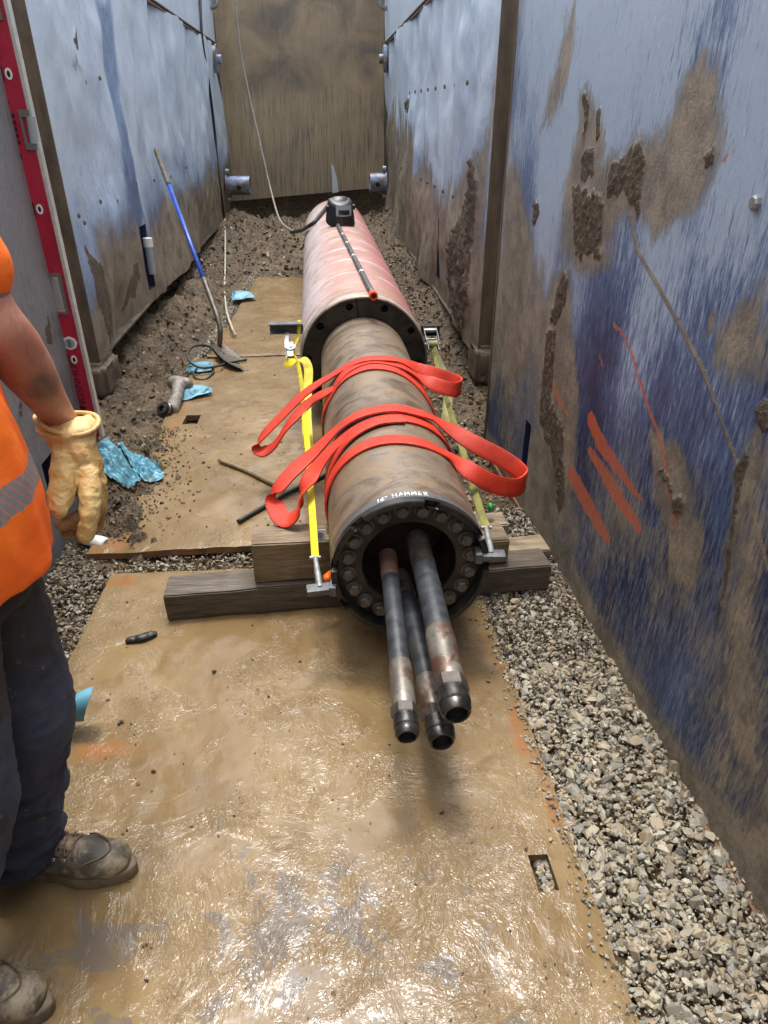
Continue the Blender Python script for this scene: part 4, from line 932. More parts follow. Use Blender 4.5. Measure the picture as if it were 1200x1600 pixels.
# ------------------------------------------------------------------ the pink casing
RC = .366; Y0 = 3.874
CS = thing('steel_casing', 'large pink coated steel casing pipe with a dark split ring on its end', 'casing pipe', (.206, Y0, .386 - RC))
CAX = np.array([-.0113, 1, 0]); CAX /= np.linalg.norm(CAX); CA0 = np.array([.206, Y0, .386])
def cpt(t, r, th): return CA0 + CAX * t + r * np.array([math.sin(th), 0, math.cos(th)])
def crings(prof, n, th0=0.0, th1=2 * math.pi, close=True):
    kk = n if close else n + 1
    V = [cpt(t, r, th0 + (th1 - th0) * k / n) for (t, r) in prof for k in range(kk)]
    Fc = [(i * kk + j, (i + 1) * kk + j, (i + 1) * kk + (j + 1) % kk, i * kk + (j + 1) % kk) for i in range(len(prof) - 1) for j in range(n)]
    return V, Fc
g = G(); prof = [(.004, RC - .012), (0, RC - .010), (0, RC - .002), (.004, RC)] + [(t, RC + .0015 * math.sin(t * 13)) for t in np.linspace(.05, 4.96, 70)] + [(4.97, RC - .014), (4.3, RC - .014)]
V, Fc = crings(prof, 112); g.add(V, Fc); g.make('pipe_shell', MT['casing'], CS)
for a, b in ((math.radians(-6), math.radians(174)), (math.radians(174.5), math.radians(353.5))):
    gap = .004; a += gap; b -= gap; N = 84; holes = [h for h in [math.radians(x) for x in (22, 58, 94, 130, 166, 202, 238, 274, 310, 346)] if a + .1 < h < b - .1]
    bm = bmesh.new(); edges = []
    def loop(pts):
        vs = [bm.verts.new(p) for p in pts]; return [bm.edges.new((vs[i], vs[(i + 1) % len(vs)])) for i in range(len(vs))]
    outer = [cpt(.012, RC - .013, a + (b - a) * k / N) for k in range(N + 1)] + [cpt(.012, .253, b + (a - b) * k / N) for k in range(N + 1)]
    es = loop([tuple(p) for p in outer])
    for h in holes:
        c = cpt(.012, .318, h); es += loop([tuple(c + .021 * np.array([math.sin(q), 0, math.cos(q)])) for q in np.linspace(0, 2 * math.pi, 20, endpoint=False)])
    bmesh.ops.triangle_fill(bm, use_beauty=True, edges=es)
    r = bmesh.ops.extrude_face_region(bm, geom=bm.faces[:]); bmesh.ops.translate(bm, vec=(0, .05, 0), verts=[q for q in r['geom'] if isinstance(q, bmesh.types.BMVert)])
    bmesh.ops.recalc_face_normals(bm, faces=bm.faces); bm.verts.index_update()
    obj('end_ring', [v.co[:] for v in bm.verts], [[v.index for v in f.verts] for f in bm.faces], MT['black_steel'], CS, False); bm.free()
g = G(); V, Fc = crings([(.068, RC - .013), (.068, .02)], 48); g.add(V, Fc); g.make('inner_disc', MT['bore'], CS)
# angle lugs for the straps
for sgn, px, pz in ((-1, 425, .588), (1, 686, .560)):
    x0 = -.325 if sgn < 0 else .545; x1 = -.135 if sgn < 0 else .655; yy = 3.98
    g = G(); g.box((x0, yy, pz - .045), (x1, yy + .008, pz)); g.box((x0, yy - .055, pz), (x1, yy + .008, pz + .007)); g.box((x0, yy - .05, pz - .050), (x1, yy + .008, pz - .0455)); o = g.make('angle_lug', MT['hook'] if sgn < 0 else MT['black_steel'], CS, False)

# ------------------------------------------------------------------ timber cribbing
def timber(name, label, cat, lo, hi, rz, mat, seed, group):
    c = (np.array(lo) + np.array(hi)) / 2; t = thing(name, label, cat, (c[0], c[1], lo[2]), group); R = rotz(rz)
    bm = bmesh.new(); h = (np.array(hi) - np.array(lo)) / 2
    bmesh.ops.create_cube(bm, size=2); bmesh.ops.scale(bm, vec=tuple(h), verts=bm.verts)
    bmesh.ops.bevel(bm, geom=bm.edges[:], offset=.005, segments=2, affect='EDGES')
    L = max(h); ax = int(np.argmax(h)); 
    for q in np.linspace(-L * .93, L * .93, 26):
        nrm = [0, 0, 0]; nrm[ax] = 1; co = [0, 0, 0]; co[ax] = q
        bmesh.ops.bisect_plane(bm, geom=bm.verts[:] + bm.edges[:] + bm.faces[:], plane_co=co, plane_no=nrm)
    for v in bm.verts:
        k = mnoise.fractal(Vector((v.co.x * 6, v.co.y * 22, v.co.z * 22)) + Vector((seed, seed, 0)), 1, 2, 4); v.co += Vector((0, .003 * k, .003 * mnoise.noise(v.co * 9 + Vector((0, seed, 0)))))
        if abs(v.co[ax]) > L * .98: v.co[ax] += .006 * k
    V = np.array([v.co[:] for v in bm.verts]) @ R.T + c; bm.verts.index_update(); Fc = [[v.index for v in f.verts] for f in bm.faces]; bm.free()
    o = obj('beam', V, Fc, mat, None, True, 40)
    bpy.data.objects.remove(t); o.name = name; me = o.data; me.transform(Matrix.Translation((-c[0], -c[1], -lo[2]))); o.location = (c[0], c[1], lo[2]); tag(o, label, cat, group); return o
timber('timber_beam', 'long dark soaked timber beam under the front of the hammer, lowest in the cribbing', 'timber', (-.62, 2.07, PZ + .001), (.81, 2.20, .138), .052, MT['wood_dark'], 1.0, 'timber cribbing')
timber('timber_block', 'thick brown timber block on the left end of the beam, beside the yellow strap', 'timber', (-.30, 2.085, .1405), (-.005, 2.215, .305), .03, MT['wood'], 4.0, 'timber cribbing')
timber('timber_block', 'brown timber block wedged on the beam to the right of the hammer', 'timber', (.475, 2.13, .142), (.645, 2.26, .245), .06, MT['wood'], 7.0, 'timber cribbing')
timber('timber_block', 'pale sawn timber offcut behind the right side wedge block', 'timber', (.50, 2.29, .02), (.685, 2.385, .215), .08, MT['wood_pale'], 9.0, 'timber cribbing')
timber('timber_beam', 'pale wet timber end poking out right of the hammer towards the right shield', 'timber', (.50, 2.215, .03), (.845, 2.335, .128), .09, MT['wood_pale'], 11.0, 'timber cribbing')
tg = thing('paper_tag', 'small white paper tag with a blue ring mark on the timber block', 'tag', ony(500, 838, 2.082))
c = ony(500, 838, 2.076); g = G(); g.box((-.019, 0, -.026), (.019, .0015, .026), rotz(.05), c); g.make('paper', MT['tag'], tg, False)
g = G(); V, Fc = lathe(c + (-.0, -.0015, .004), (0, 1, 0), [(0, .011), (0, .0075)], 24); g.add(V, Fc); V, Fc = lathe(c + (0, -.0015, .004), (0, 1, 0), [(0, .0045), (0, .002)], 16); g.add(V, Fc); g.box((-.012, -.0005, -.016), (.012, 0, -.0135), rotz(.05), c); g.make('ring_mark', MT['blue_ink'], tg, False)

# ------------------------------------------------------------------ red slings
def cy(px, py, lift=.006): 
    p = oncyl(px, py, RB + lift); rad = p - BA0; rad = rad - BAX * (rad @ BAX); rad /= np.linalg.norm(rad); return p, rad
def th_pt(th, t, lift=.006): p = bpt(t, RB + lift, th); return p, None
class Strand:
    def __init__(s): s.C = []; s.W = []
    def cyl(s, px, py, lift=.006, w=None):
        p, r = cy(px, py, lift); s.C.append(p); s.W.append(np.array(w if w is not None else BAX, float)); return s
    def ang(s, deg, t, lift=.006): s.C.append(bpt(t, RB + lift, math.radians(deg))); s.W.append(BAX.copy()); return s
    def air(s, px, py, Y, w): s.C.append(ony(px, py, Y)); s.W.append(np.array(w, float)); return s
def sling(label, strands, half):
    t = thing('lifting_sling', label, 'sling', (.22, strands[0].C[0][1], .64), 'red webbing slings wrapped round the hammer')
    for s in strands:
        g = G(); C = np.array(s.C); W = np.array(s.W)
        for i in range(1, len(W)):
            if W[i] @ W[i - 1] < 0: W[i] = -W[i]
        ribbon(g, C, W, half, .009, 8); setcol(g.make('webbing', MT['sling'], t, True, 50), 'rib', g.rib)
Z = (0, .25, 1)
WL = (.25, .85, .45); WR_ = (.15, .35, .92)
A = Strand().ang(205, .66, .006).ang(170, .68).ang(130, .70).ang(100, .72).ang(72, .70).ang(50, .665).ang(28, .645).ang(5, .63).ang(-20, .62).ang(-45, .615, .010)
A.air(496, 728, 2.32, WL).air(474, 768, 2.24, WL).air(466, 800, 2.20, WL).air(450, 812, 2.21, WL).air(435, 802, 2.24, WL).air(429, 775, 2.30, WL).air(452, 742, 2.36, WL).air(490, 707, 2.42, (.1, .95, .3))
for q in ((-45, .715), (-22, .70), (3, .695), (25, .70)): A.ang(q[0], q[1], .019)
A.ang(42, .72, .026).air(735, 690, 2.42, (.1, .7, .7)).air(780, 714, 2.40, WR_).air(808, 733, 2.36, WR_).air(821, 749, 2.29, WR_).air(806, 762, 2.22, WR_).air(770, 756, 2.18, WR_).air(738, 738, 2.17, (.1, .7, .7)).ang(48, .455, .010)
for q in ((17, .43), (-10, .44), (-35, .45), (-62, .45), (-90, .43), (-130, .44), (-175, .48), (-220, .52), (-255, .54), (-275, .56)): A.ang(q[0], q[1])
D = Strand()
for q in ((-200, .57), (-150, .545), (-110, .535), (-85, .53), (-60, .55), (-35, .575), (-12, .60), (10, .615)): D.ang(q[0], q[1], .012 if q[0] > -40 else .006)
sling('near red webbing sling round the hammer with its wide eye hanging out to the right', [A, D], .035)
A = Strand().ang(200, 1.12, .006).ang(150, 1.12).ang(100, 1.12).ang(72, 1.12).ang(48, 1.16).ang(22, 1.21).ang(-5, 1.235).ang(-30, 1.235).ang(-52, 1.22, .010)
A.air(487, 626, 3.03, WL).air(452, 662, 2.98, WL).air(430, 694, 2.95, WL).air(414, 705, 2.96, WL).air(403, 699, 2.99, WL).air(410, 682, 3.01, WL).air(440, 650, 3.05, WL).air(478, 613, 3.10, (.1, .95, .3))
for q in ((-45, 1.345), (-15, 1.32), (10, 1.32), (28, 1.35)): A.ang(q[0], q[1], .019)
A.air(655, 577, 3.16, (.1, .75, .6)).air(690, 588, 3.14, WR_).air(712, 596, 3.11, WR_).air(720, 604, 3.04, WR_).air(708, 609, 2.99, WR_).air(680, 601, 3.0, (.1, .6, .8)).ang(44, 1.27, .022)
for q in ((22, 1.285), (-6, 1.30), (-32, 1.27)): A.ang(q[0], q[1], .012)
for q in ((-55, 1.20), (-80, 1.18), (-115, 1.2), (-160, 1.2), (-200, 1.2)): A.ang(q[0], q[1])
E_ = Strand()
for q in ((-15, 1.36), (10, 1.36), (32, 1.32), (55, 1.25), (78, 1.21), (105, 1.2), (150, 1.2), (190, 1.2)): E_.ang(q[0], q[1], .006)
sling('far red webbing sling round the hammer close to the casing ring', [A, E_], .033)

# ------------------------------------------------------------------ ratchet straps
def ratchet(root, c, fwdv, side, web):
    """small tie-down ratchet: two frame plates, handle, spindle, webbing roll; c = spindle centre"""
    b = G(); R = np.array([side, fwdv, np.cross(side, fwdv)]).T
    b.box((-.030, -.075, -.016), (-.027, .055, .018), R, c); b.box((.027, -.075, -.016), (.030, .055, .018), R, c); b.box((-.027, .045, -.008), (.027, .052, .006), R, c)
    f = b.make('ratchet_frame', MT['zinc'], root, False); bevel(f, .002)
    b = G()
    for s in (-1, 1):
        V, Fc = lathe(np.array(c) + R @ np.array((s * .033, 0, 0)), R @ np.array((s, 0, 0)), [(0, .028), (.004, .028), (.004, .010), (.010, .010), (.011, .0005)], 14); b.add(V, Fc)
    V, Fc = lathe(np.array(c) + R @ np.array((-.03, 0, 0)), R @ np.array((1, 0, 0)), [(0, .010), (.06, .010)], 12); b.add(V, Fc); b.make('ratchet_gear', MT['zinc'], f, True, 40)
    b = G(); b.box((-.037, -.01, .010), (-.034, .13, .034), R, c); b.box((.034, -.01, .010), (.037, .13, .034), R, c); b.box((-.034, .10, .012), (.034, .13, .030), R, c); h = b.make('ratchet_handle', MT['zinc'], f, False); bevel(h, .003)
    b = G(); V, Fc = lathe(np.array(c) + R @ np.array((-.025, 0, 0)), R @ np.array((1, 0, 0)), [(0, .002), (0, .022), (.05, .022), (.05, .002)], 18); b.add(V, Fc); b.make('webbing_roll', web, f, True, 40)
def hookset(root, tip, up_pt, sgn):
    tip = np.array(tip); d = np.array(up_pt) - tip; d /= np.linalg.norm(d)
    g = G(); g.tube([tip + d * .0, tip + d * .06, tip + d * .15], [.011, .0105, .008], 10); g.tube([tip + d * .15 + (-.018, 0, 0), tip + d * .152, tip + d * .15 + (.018, 0, 0)], .006, 8); g.make('hook_shank', MT['zinc'], root, True, 50)
    g = G(); g.box((-.042, -.022, -.014), (.042, .020, .006), rotz(-.12 * sgn), tip + (-.038 * sgn * -1 * -1 if False else 0, 0, 0)); g.box((-.052, -.03, -.018), (-.030, .02, .016), rotz(-.12 * sgn) if sgn > 0 else rotz(math.pi - .12), tip)
    o = g.make('rim_hook', MT['hook'], root, False); bevel(o, .003)
# left, yellow
LS = thing('ratchet_strap', 'bright yellow ratchet strap pulled tight along the left side of the hammer', 'ratchet strap', ony(495, 910, 1.77), 'ratchet straps tying the hammer to the casing')
hk = ony(494, 918, 1.765); rt = ony(459, 556, 3.80)
hookset(LS, hk + (.012, -.004, 0), ony(492, 868, 1.92), -1)
g = G(); _d = ony(492, 868, 1.92) - (hk + (.012, -.004, 0)); e0 = hk + (.012, -.004, 0) + _d / np.linalg.norm(_d) * .148; ribbon(g, [e0, ony(488, 800, 2.15), ony(483, 730, 2.5), ony(476, 650, 2.95), ony(468, 580, 3.55), rt], [(.75, -.3, .3), (.75, -.3, .35), (.8, -.3, .4), (.7, -.3, .5), (.5, -.3, .7), (.25, -.3, .9)], .0135, .003); setcol(g.make('webbing', MT['yellow'], LS, True, 50), 'rib', g.rib)
g = G(); ribbon(g, [ony(450, 556, 3.78), ony(447, 566, 3.75), ony(458, 566, 3.72), ony(474, 562, 3.70), ony(482, 578, 3.66), ony(480, 612, 3.56), ony(479, 650, 3.30), ony(482, 700, 2.95)], [(.3, 0, 1), (.5, 0, .9), (.8, 0, .5), (.9, .3, .2), (1, .1, .1), (1, 0, 0), (1, 0, 0), (1, 0, 0)], .024, .003); setcol(g.make('loose_tail', MT['yellow'], LS, True, 50), 'rib', g.rib)
g = G(); ribbon(g, [rt + (0, .06, .02), ony(466, 522, 3.93), ony(468, 500, 3.98)], [(.5, 0, .8), (.7, 0, .4), (1, 0, 0)], .010, .003); setcol(g.make('short_strap', MT['yellow'], LS, True, 50), 'rib', g.rib)
ratchet(LS, rt + (-.015, .03, .015), np.array([0, .93, .36]), np.array([0, -.36, .93]), MT['yellow'])
# right, darker olive webbing than the left
RS = thing('ratchet_strap', 'dark olive ratchet strap along the right side of the hammer beside the gravel', 'ratchet strap', ony(770, 862, 1.77), 'ratchet straps tying the hammer to the casing')
hk = ony(768, 866, 1.765); rt = ony(676, 545, 3.80)
hookset(RS, hk, ony(758, 815, 1.95), 1)
_d = ony(758, 815, 1.95) - hk; e0 = hk + _d / np.linalg.norm(_d) * .148
g = G(); ribbon(g, [e0, ony(742, 770, 2.15), ony(722, 700, 2.55), ony(700, 630, 3.0), ony(684, 575, 3.5), rt], [(.6, -.3, .5)] * 3 + [(.5, -.3, .7)] * 3, .0135, .003); setcol(g.make('webbing', MT['olive'], RS, True, 50), 'rib', g.rib)
g = G(); ribbon(g, [rt, ony(684, 566, 3.7), ony(694, 588, 3.6), ony(700, 620, 3.4), ony(696, 660, 3.15)], [(.6, 0, .7), (.8, 0, .5), (1, 0, .2), (1, 0, 0), (1, 0, 0)], .024, .003); setcol(g.make('loose_tail', MT['olive'], RS, True, 50), 'rib', g.rib)
ratchet(RS, rt + (0, .02, .02), np.array([0, .95, .3]), np.array([1, 0, 0]), MT['olive'])
pl = ony(511, 903, 1.99); g = G(); chain(g, [(pl, (.016, .02, .016)), (pl + (.012, .02, 0), (.012, .02, .012))]); o = remesh(g, 'orange_plug', .004, MT['orange_plug'], None, 2); tag(o, 'small orange plug tucked behind the yellow strap hook', 'plug')

# ------------------------------------------------------------------ welding helmet, rod and leads on the casing
WHp = cpt(2.80, RC, math.atan2(.154 - .17, .366)); 
def wc(px, py): return oncyl(px, py, RC)
hc = onz(532, 352, .752) + (0, .10, .0)
WH = thing('welding_helmet', 'black welding helmet standing on top of the pink casing', 'welding helmet', hc)
us = np.linspace(-1, 1, 25); vs = np.linspace(0, 1, 22); V = []
for a in us:
    for b in vs:
        ang = a * 1.75; wv = 1 - .10 * b * b; r = (.112 + .02 * (1 - b)) * wv
        x = math.sin(ang) * r; y = -math.cos(ang) * r * 1.15; z = .02 + b * .215
        if b > .72: k = (b - .72) / .28; y *= 1 - .45 * k * k; x *= 1 - .25 * k * k; z -= .03 * k * k
        if abs(a) < .36: y = min(y, -.110 + .02 * b) if b < .9 else y
        V.append((x, y + .12 * b * .5, z))
R = rotz(.22); V = np.array(V) @ np.array([(1, 0, 0), (0, math.cos(.32), -math.sin(.32)), (0, math.sin(.32), math.cos(.32))]).T @ R.T + hc
fcs = gridmesh(us, vs); n = len(V); cen = hc + np.array((0, .06, .15)); Vi = V + (cen - V) * .03
g = G(); g.add(V, fcs); g.add(Vi, fcs[:, ::-1]); rim = V.reshape(25, 22, 3)[:, -1]; ctr = rim.mean(0) + (0, .02, .028); mid = rim * .55 + ctr * .45 + (0, 0, .008)
g.add(list(rim) + list(mid) + [ctr], [(i, i + 1, 26 + i, 25 + i) for i in range(24)] + [(25 + i, 26 + i, 50) for i in range(24)]); g.make('shell', MT['black'], WH)
def hl(x, y, z): v = np.array((x, y, z)) @ np.array([(1, 0, 0), (0, math.cos(.32), -math.sin(.32)), (0, math.sin(.32), math.cos(.32))]).T @ R.T + hc; return v
g = G(); q = []
for a in np.linspace(-.07, .07, 9):
    for z in np.linspace(.12, .205, 7): q.append(hl(a, -.118 + 3.0 * a * a + .45 * max(0, z - .145), z))
g.add(q, gridmesh(np.arange(9), np.arange(7))); g.make('visor', MT['clear'], WH)
g = G(); q = []
for a in np.linspace(-.05, .05, 5):
    for z in np.linspace(.135, .172, 3): q.append(hl(a, -.122 + 3.0 * a * a + .45 * max(0, z - .145), z))
g.add(q, gridmesh(np.arange(5), np.arange(3))); g.make('lens', MT['visor'], WH)
g = G(); P = [hl(.090 * math.sin(t), .05 + .085 * math.cos(t), .10 + .02 * math.cos(t)) for t in np.linspace(-1.9, 1.9, 16)]; g.tube(P, .008, 8); g.make('headband', MT['grey_plastic'], WH)
for s in (-1, 1):
    g = G(); V, Fc = lathe(hl(.108 * s, .02, .14), R @ np.array((s, 0, 0)), [(0, .024), (.022, .024), (.024, .02), (.024, .0005)], 14); g.add(V, Fc); g.make('knob', MT['black'], WH, True, 40)
# rod
RD = thing('grey_rod', 'grey jointed rod with a red tip lying along the top of the pink casing', 'rod', wc(583, 460))
p0 = oncyl(583, 461, RC + .018); p1 = onz(540, 372, .80); p1 = cpt(2.55, RC + .018, math.atan2(p1[0] - .17, .37))
p1 = oncyl(528, 352, RC + .018)
g = G(); P = np.array([p0 + (p1 - p0) * t for t in np.linspace(.02, 1, 30)]); g.tube(P, .0165, 12); g.make('shaft', MT['rod'], RD)
for t in (.22, .42, .62, .78):
    c = p0 + (p1 - p0) * t; d = (p1 - p0) / np.linalg.norm(p1 - p0); g = G(); g.tube([c, c + d * .04], .0178, 12); g.make('tape_band', MT['alu'], RD)
d = (p1 - p0) / np.linalg.norm(p1 - p0); g = G(); V, Fc = lathe(p0 - d * .03, d, [(.07, .018), (.06, .023), (0, .023), (0, .015), (.05, .014), (.05, .0005)], 16); g.add(V, Fc); g.make('tip_cap', MT['redcap'], RD, True, 40)
def cable(name, label, cat, P, r, mat, n=10, nn=8, kids=None):
    t = spline(P, n); V, Fc = tube(t, r, nn); o = obj(name, V, Fc, mat); return tag(o, label, cat)
lead = [ony(365, -30, 11.2), ony(376, 80, 11.0), ony(392, 160, 10.8), ony(410, 240, 10.5), ony(424, 300, 10.2), ony(438, 345, 9.6), ony(460, 362, 8.9)]
cable('welding_lead', 'thin grey lead hanging down in front of the end plate to the pink casing', 'cable', lead + [ony(472, 358, 8.6)], .013, MT['cable_grey'])
cable('welding_lead', 'thick black lead crossing from the mud up to the welding helmet', 'cable', [ony(455, 363, 8.9), ony(470, 360, 8.4), oncyl(480, 355, RC + .03), oncyl(492, 346, RC + .02), oncyl(503, 333, RC + .02), oncyl(512, 322, RC + .03)], .020, MT['cable_black'])
cable('wall_cable', 'dark cable hanging flat down the far left shield by the corner', 'cable', [(-1.435, *onx(p, q, -1.435)[1:]) for p, q in [(312, -20), (316, 60), (325, 120), (335, 200), (341, 270), (348, 320), (351, 345)]], .017, MT['cable_black'])
cable('pale_cord', 'pale cord running from the left shield down to the stones beside the plate', 'cord', [onx(351, 342, -1.43), ony(352, 372, 9.5), ony(352, 410, 8.5), ony(351, 450, 7.6), ony(354, 485, 6.75), onz(361, 508, .10), onz(368, 524, .06)], .010, MT['cord'])

# ------------------------------------------------------------------ shovel
blade_tip = onz(381, 579, PZ + .028); neck = ony(343, 541, 5.22); top = onx(243, 233, -1.40)
SH = thing('shovel', 'long handled shovel with a blue shaft leaning on the left shield, blade on the plate', 'shovel', blade_tip)
a1 = ony(318, 435, 5.55); 
P = spline([neck, ony(344, 515, 5.24), ony(338, 490, 5.32), a1], 6); g = G(); g.tube(P, [.019] * 6 + [.020] * (len(P) - 6), 12); g.make('socket', MT['blade'], SH)
d = top - a1; g = G(); g.tube([a1 - d * .01, a1 + d * .3, a1 + d * .70], .0175, 14); sh = g.make('shaft', MT['shaft_blue'], SH)
g = G(); g.tube([a1 + d * .695, a1 + d * .72, a1 + d * .98, a1 + d * 1.0], [.019, .021, .021, .016], 14); g.make('grip', MT['grip'], SH)
dv = blade_tip - neck; L = np.linalg.norm(dv); dv /= L; sd = np.cross(dv, np.array([.35, -.75, .55])); sd = np.cross(dv, (.55, -.5, .65)); sd /= np.linalg.norm(sd); nn_ = np.cross(sd, dv)
us = np.linspace(-1, 1, 15); vs = np.linspace(0, 1, 15); V = []
for a in us:
    for b in vs:
        wdt = .095 * (.55 + .45 * min(1, b * 4)) * (1 if b < .6 else max(.02, math.sqrt(max(0, 1 - ((b - .6) / .42) ** 2))))
        V.append(neck + dv * (b * L * 1.0) + sd * a * wdt + nn_ * (.012 * a * a - .012 * math.sin(b * 3)))
g = G(); fcs = gridmesh(us, vs); g.add(V, fcs); g.add(np.array(V) - nn_ * .004, fcs[:, ::-1]); g.make('blade', MT['blade'], SH)

# ------------------------------------------------------------------ wire coil, cast valve, blue gloves and rags
WC = thing('wire_coil', 'loose black wire loop with a plug lying at the foot of the shovel', 'wire', onz(320, 560, .03))
g = G(); g.tube(spline([onz(385, 562, .06), onz(362, 566, .07), onz(335, 573, .09), onz(312, 574, .10), onz(296, 564, .13), onz(294, 550, .16), onz(304, 541, .16), onz(322, 540, .14), onz(337, 548, .10), onz(345, 556, .07)], 8), .009, 8)
g.tube(spline([onz(332, 575, .08), onz(333, 582, .06), onz(322, 592, .05), onz(308, 592, .05), onz(302, 583, .07), onz(308, 576, .09)], 7), .007, 8); g.make('wire', MT['cable_black'], WC)
g = G(); g.tube([onz(336, 546, .09), onz(346, 556, .07), onz(349, 560, .06)], [.022, .03, .026], 10); g.make('plug', MT['black'], WC)
def rag(label, c, L, W, yaw, seed, hgt, slope=0.0):
    n = 84; a = np.linspace(-1, 1, n); A, B = np.meshgrid(a, a, indexing='ij'); rs = np.random.default_rng(seed)
    tri = lambda x: np.arcsin(np.sin(x) * .93) / 1.195
    wA = A + .35 * fbm(A * 1.5 + seed, B * 1.5, 3, seed) ; wB = B + .35 * fbm(A * 1.5, B * 1.5 + seed, 3, seed + 9)
    H = np.zeros_like(A)
    for f, amp in ((2.3, 1.0), (3.4, .75), (5.0, .45), (7.5, .18)):
        th = rs.uniform(0, math.pi); H += amp * (.5 + .5 * tri(f * (wA * math.cos(th) + wB * math.sin(th)) + rs.uniform(0, 6)))
    H = .62 * np.tanh(H / 2.0 / .62); ed = np.maximum(abs(A), abs(B)); H *= .35 + .65 * (1 - sstep(.45, 1.0, ed)); 
    out = 1 + .28 * fbm(np.arctan2(B, A) * 1.6 + seed, A * 0, 3, seed + 4)
    cr = 1 - .16 * (abs(A * B)) ; X = L * wA * out * cr + .03 * L * H; Y = W * wB * out * cr
    R = rotz(yaw); P = np.stack([X, Y, hgt * H + slope * X + .006], -1).reshape(-1, 3) @ R.T + np.array(c)
    gz = ground_h(P[:, 0][None], P[:, 1][None])[0]; onp = (P[:, 0] > -1.0) & (P[:, 1] > 2.5); gz = np.where(onp, np.maximum(gz, PZ + .022), gz); P[:, 2] += gz
    fcs = gridmesh(a, a); g = G(); g.add(P, fcs); g.add(P - (0, 0, .0025), fcs[:, ::-1]); o = g.make('crumpled_rag', MT['nitrile'], None)
    cc = np.array([P[:, 0].mean(), P[:, 1].mean(), P[:, 2].min()]); o.data.transform(Matrix.Translation(tuple(-cc))); o.location = tuple(cc)
    return tag(o, label, 'rag', 'blue rags dropped along the left bank')
c = ony(172, 684, 3.03); rag('crumpled bright blue rag on the mud beside the glove, the left of the big pair', (c[0], c[1], 0), .095, .085, -.4, 3, .12)
c = ony(218, 710, 3.16); rag('muddy blue rag trailing towards the plate, the right of the big pair', (c[0], c[1], 0), .10, .060, -.45, 8, .075)
c = onz(300, 616, .05); rag('blue rag bunched against the grey cast valve', (c[0], c[1], 0), .115, .10, .5, 5, .12)
c = onz(314, 578, .05); rag('small blue rag under the black wire loop', (c[0], c[1], 0), .095, .08, .2, 12, .09)
c = onz(379, 466, .05); rag('small blue rag far back beside the far steel plate', (c[0], c[1], 0), .115, .13, .3, 15, .11)
# folded blue cloth behind the man's leg
g = G(); c = onz(92, 1150, PZ) + (.045, .03, 0)
us = np.linspace(0, 1, 30); vs = np.linspace(0, 1, 12); V = []
for a in us:
    for b in vs:
        th = a * 4.0; r = .03 + .022 * a; V.append(c + np.array((-.10 + .155 * b + .02 * math.sin(th), r * math.cos(th) * .9, .062 + r * math.sin(th) + .055 * b * (1 - .2 * b) + .008 * math.sin(b * 7 + th))))
V = np.array(V); fcs = gridmesh(us, vs); g.add(V, fcs); g.add(V - (0, 0, .003), fcs[:, ::-1]); o = g.make('rolled_cloth', MT['nitrile'], None); o.data.transform(Matrix.Translation(tuple(-c))); o.location = tuple(c)
tag(o, 'rolled pale blue cloth standing on the near plate behind the man\'s leg', 'cloth')
# cast valve
VA = thing('cast_valve', 'dusty grey cast metal valve body lying on the left bank by the blue rag', 'valve', onz(275, 630, .03))
q0 = onz(280, 600, .12); q1 = onz(276, 622, .09); q2 = onz(268, 640, .06)
g = G(); chain(g, [(q0 + (-.03, .02, 0), (.05, .045, .05)), (q0 + (.045, -.01, .0), (.045, .04, .045))]); chain(g, [(q0, .045), (q1, .036), (q2, .046)]); o = remesh(g, 'body', .006, MT['valve'], VA, 4)
g = G(); V, Fc = lathe(q2 + (-.02, -.01, -.01), (-.35, -.55, .55), [(0, .052), (.04, .052), (.045, .046), (.045, .036), (.06, .036), (.062, .020), (.03, .018)], 22); g.add(V, Fc); g.make('union_nut', MT['fitting'], VA, True, 35)
g = G(); V, Fc = lathe(q2 + (.0, -.01, -.045), (.1, -.2, -1), [(-.03, .05), (.03, .052), (.032, .03)], 20); g.add(V, Fc); g.make('lower_flange', MT['valve'], VA, True, 35)
# white tube in the slot, white can on the ground
TB = thing('white_tube', 'white capped tube standing in the slot of the far left shield', 'tube', FL.w(*FL.uv(238, 438)))
u_, v_ = FL.uv(228, 375); w0 = FL.w(u_, v_, .012); u2, v2 = FL.uv(236, 428); w1 = FL.w(u2, v2, .012)
d = (w0 - w1); ln = np.linalg.norm(d); d /= ln
g = G(); V, Fc = lathe(w1, d, [(0, .0005), (0, .034), (ln * .80, .034), (ln * .82, .028)], 20); g.add(V, Fc); g.make('body', MT['clear'], TB, True, 40)
g = G(); V, Fc = lathe(w1 + d * ln * .80, d, [(0, .040), (ln * .25, .040), (ln * .27, .034), (ln * .27, .0005)], 20); g.add(V, Fc); g.make('cap', MT['white'], TB, True, 40)
CN = thing('white_can', 'small white spray can lying on the gravel under the gloved hand', 'can', onz(143, 845, .0))
c0 = onz(127, 838, .052); c1 = onz(166, 851, .036); d = c1 - c0; ln = np.linalg.norm(d); d /= ln
g = G(); V, Fc = lathe(c0, d, [(0, .0005), (0, .024), (.004, .029), (ln - .004, .029), (ln, .025), (ln - .003, .0005)], 28); g.add(V, Fc); g.make('body', MT['white'], CN, True, 40)
g = G(); V, Fc = lathe(c0 - d * .022, d, [(0, .0005), (0, .014), (.016, .015), (.0175, .0245), (.0225, .0245)], 20); g.add(V, Fc); g.make('cap', MT['blue_paint'], CN, True, 40)
a_, uu, vv = frame_axis(d)
g = G()
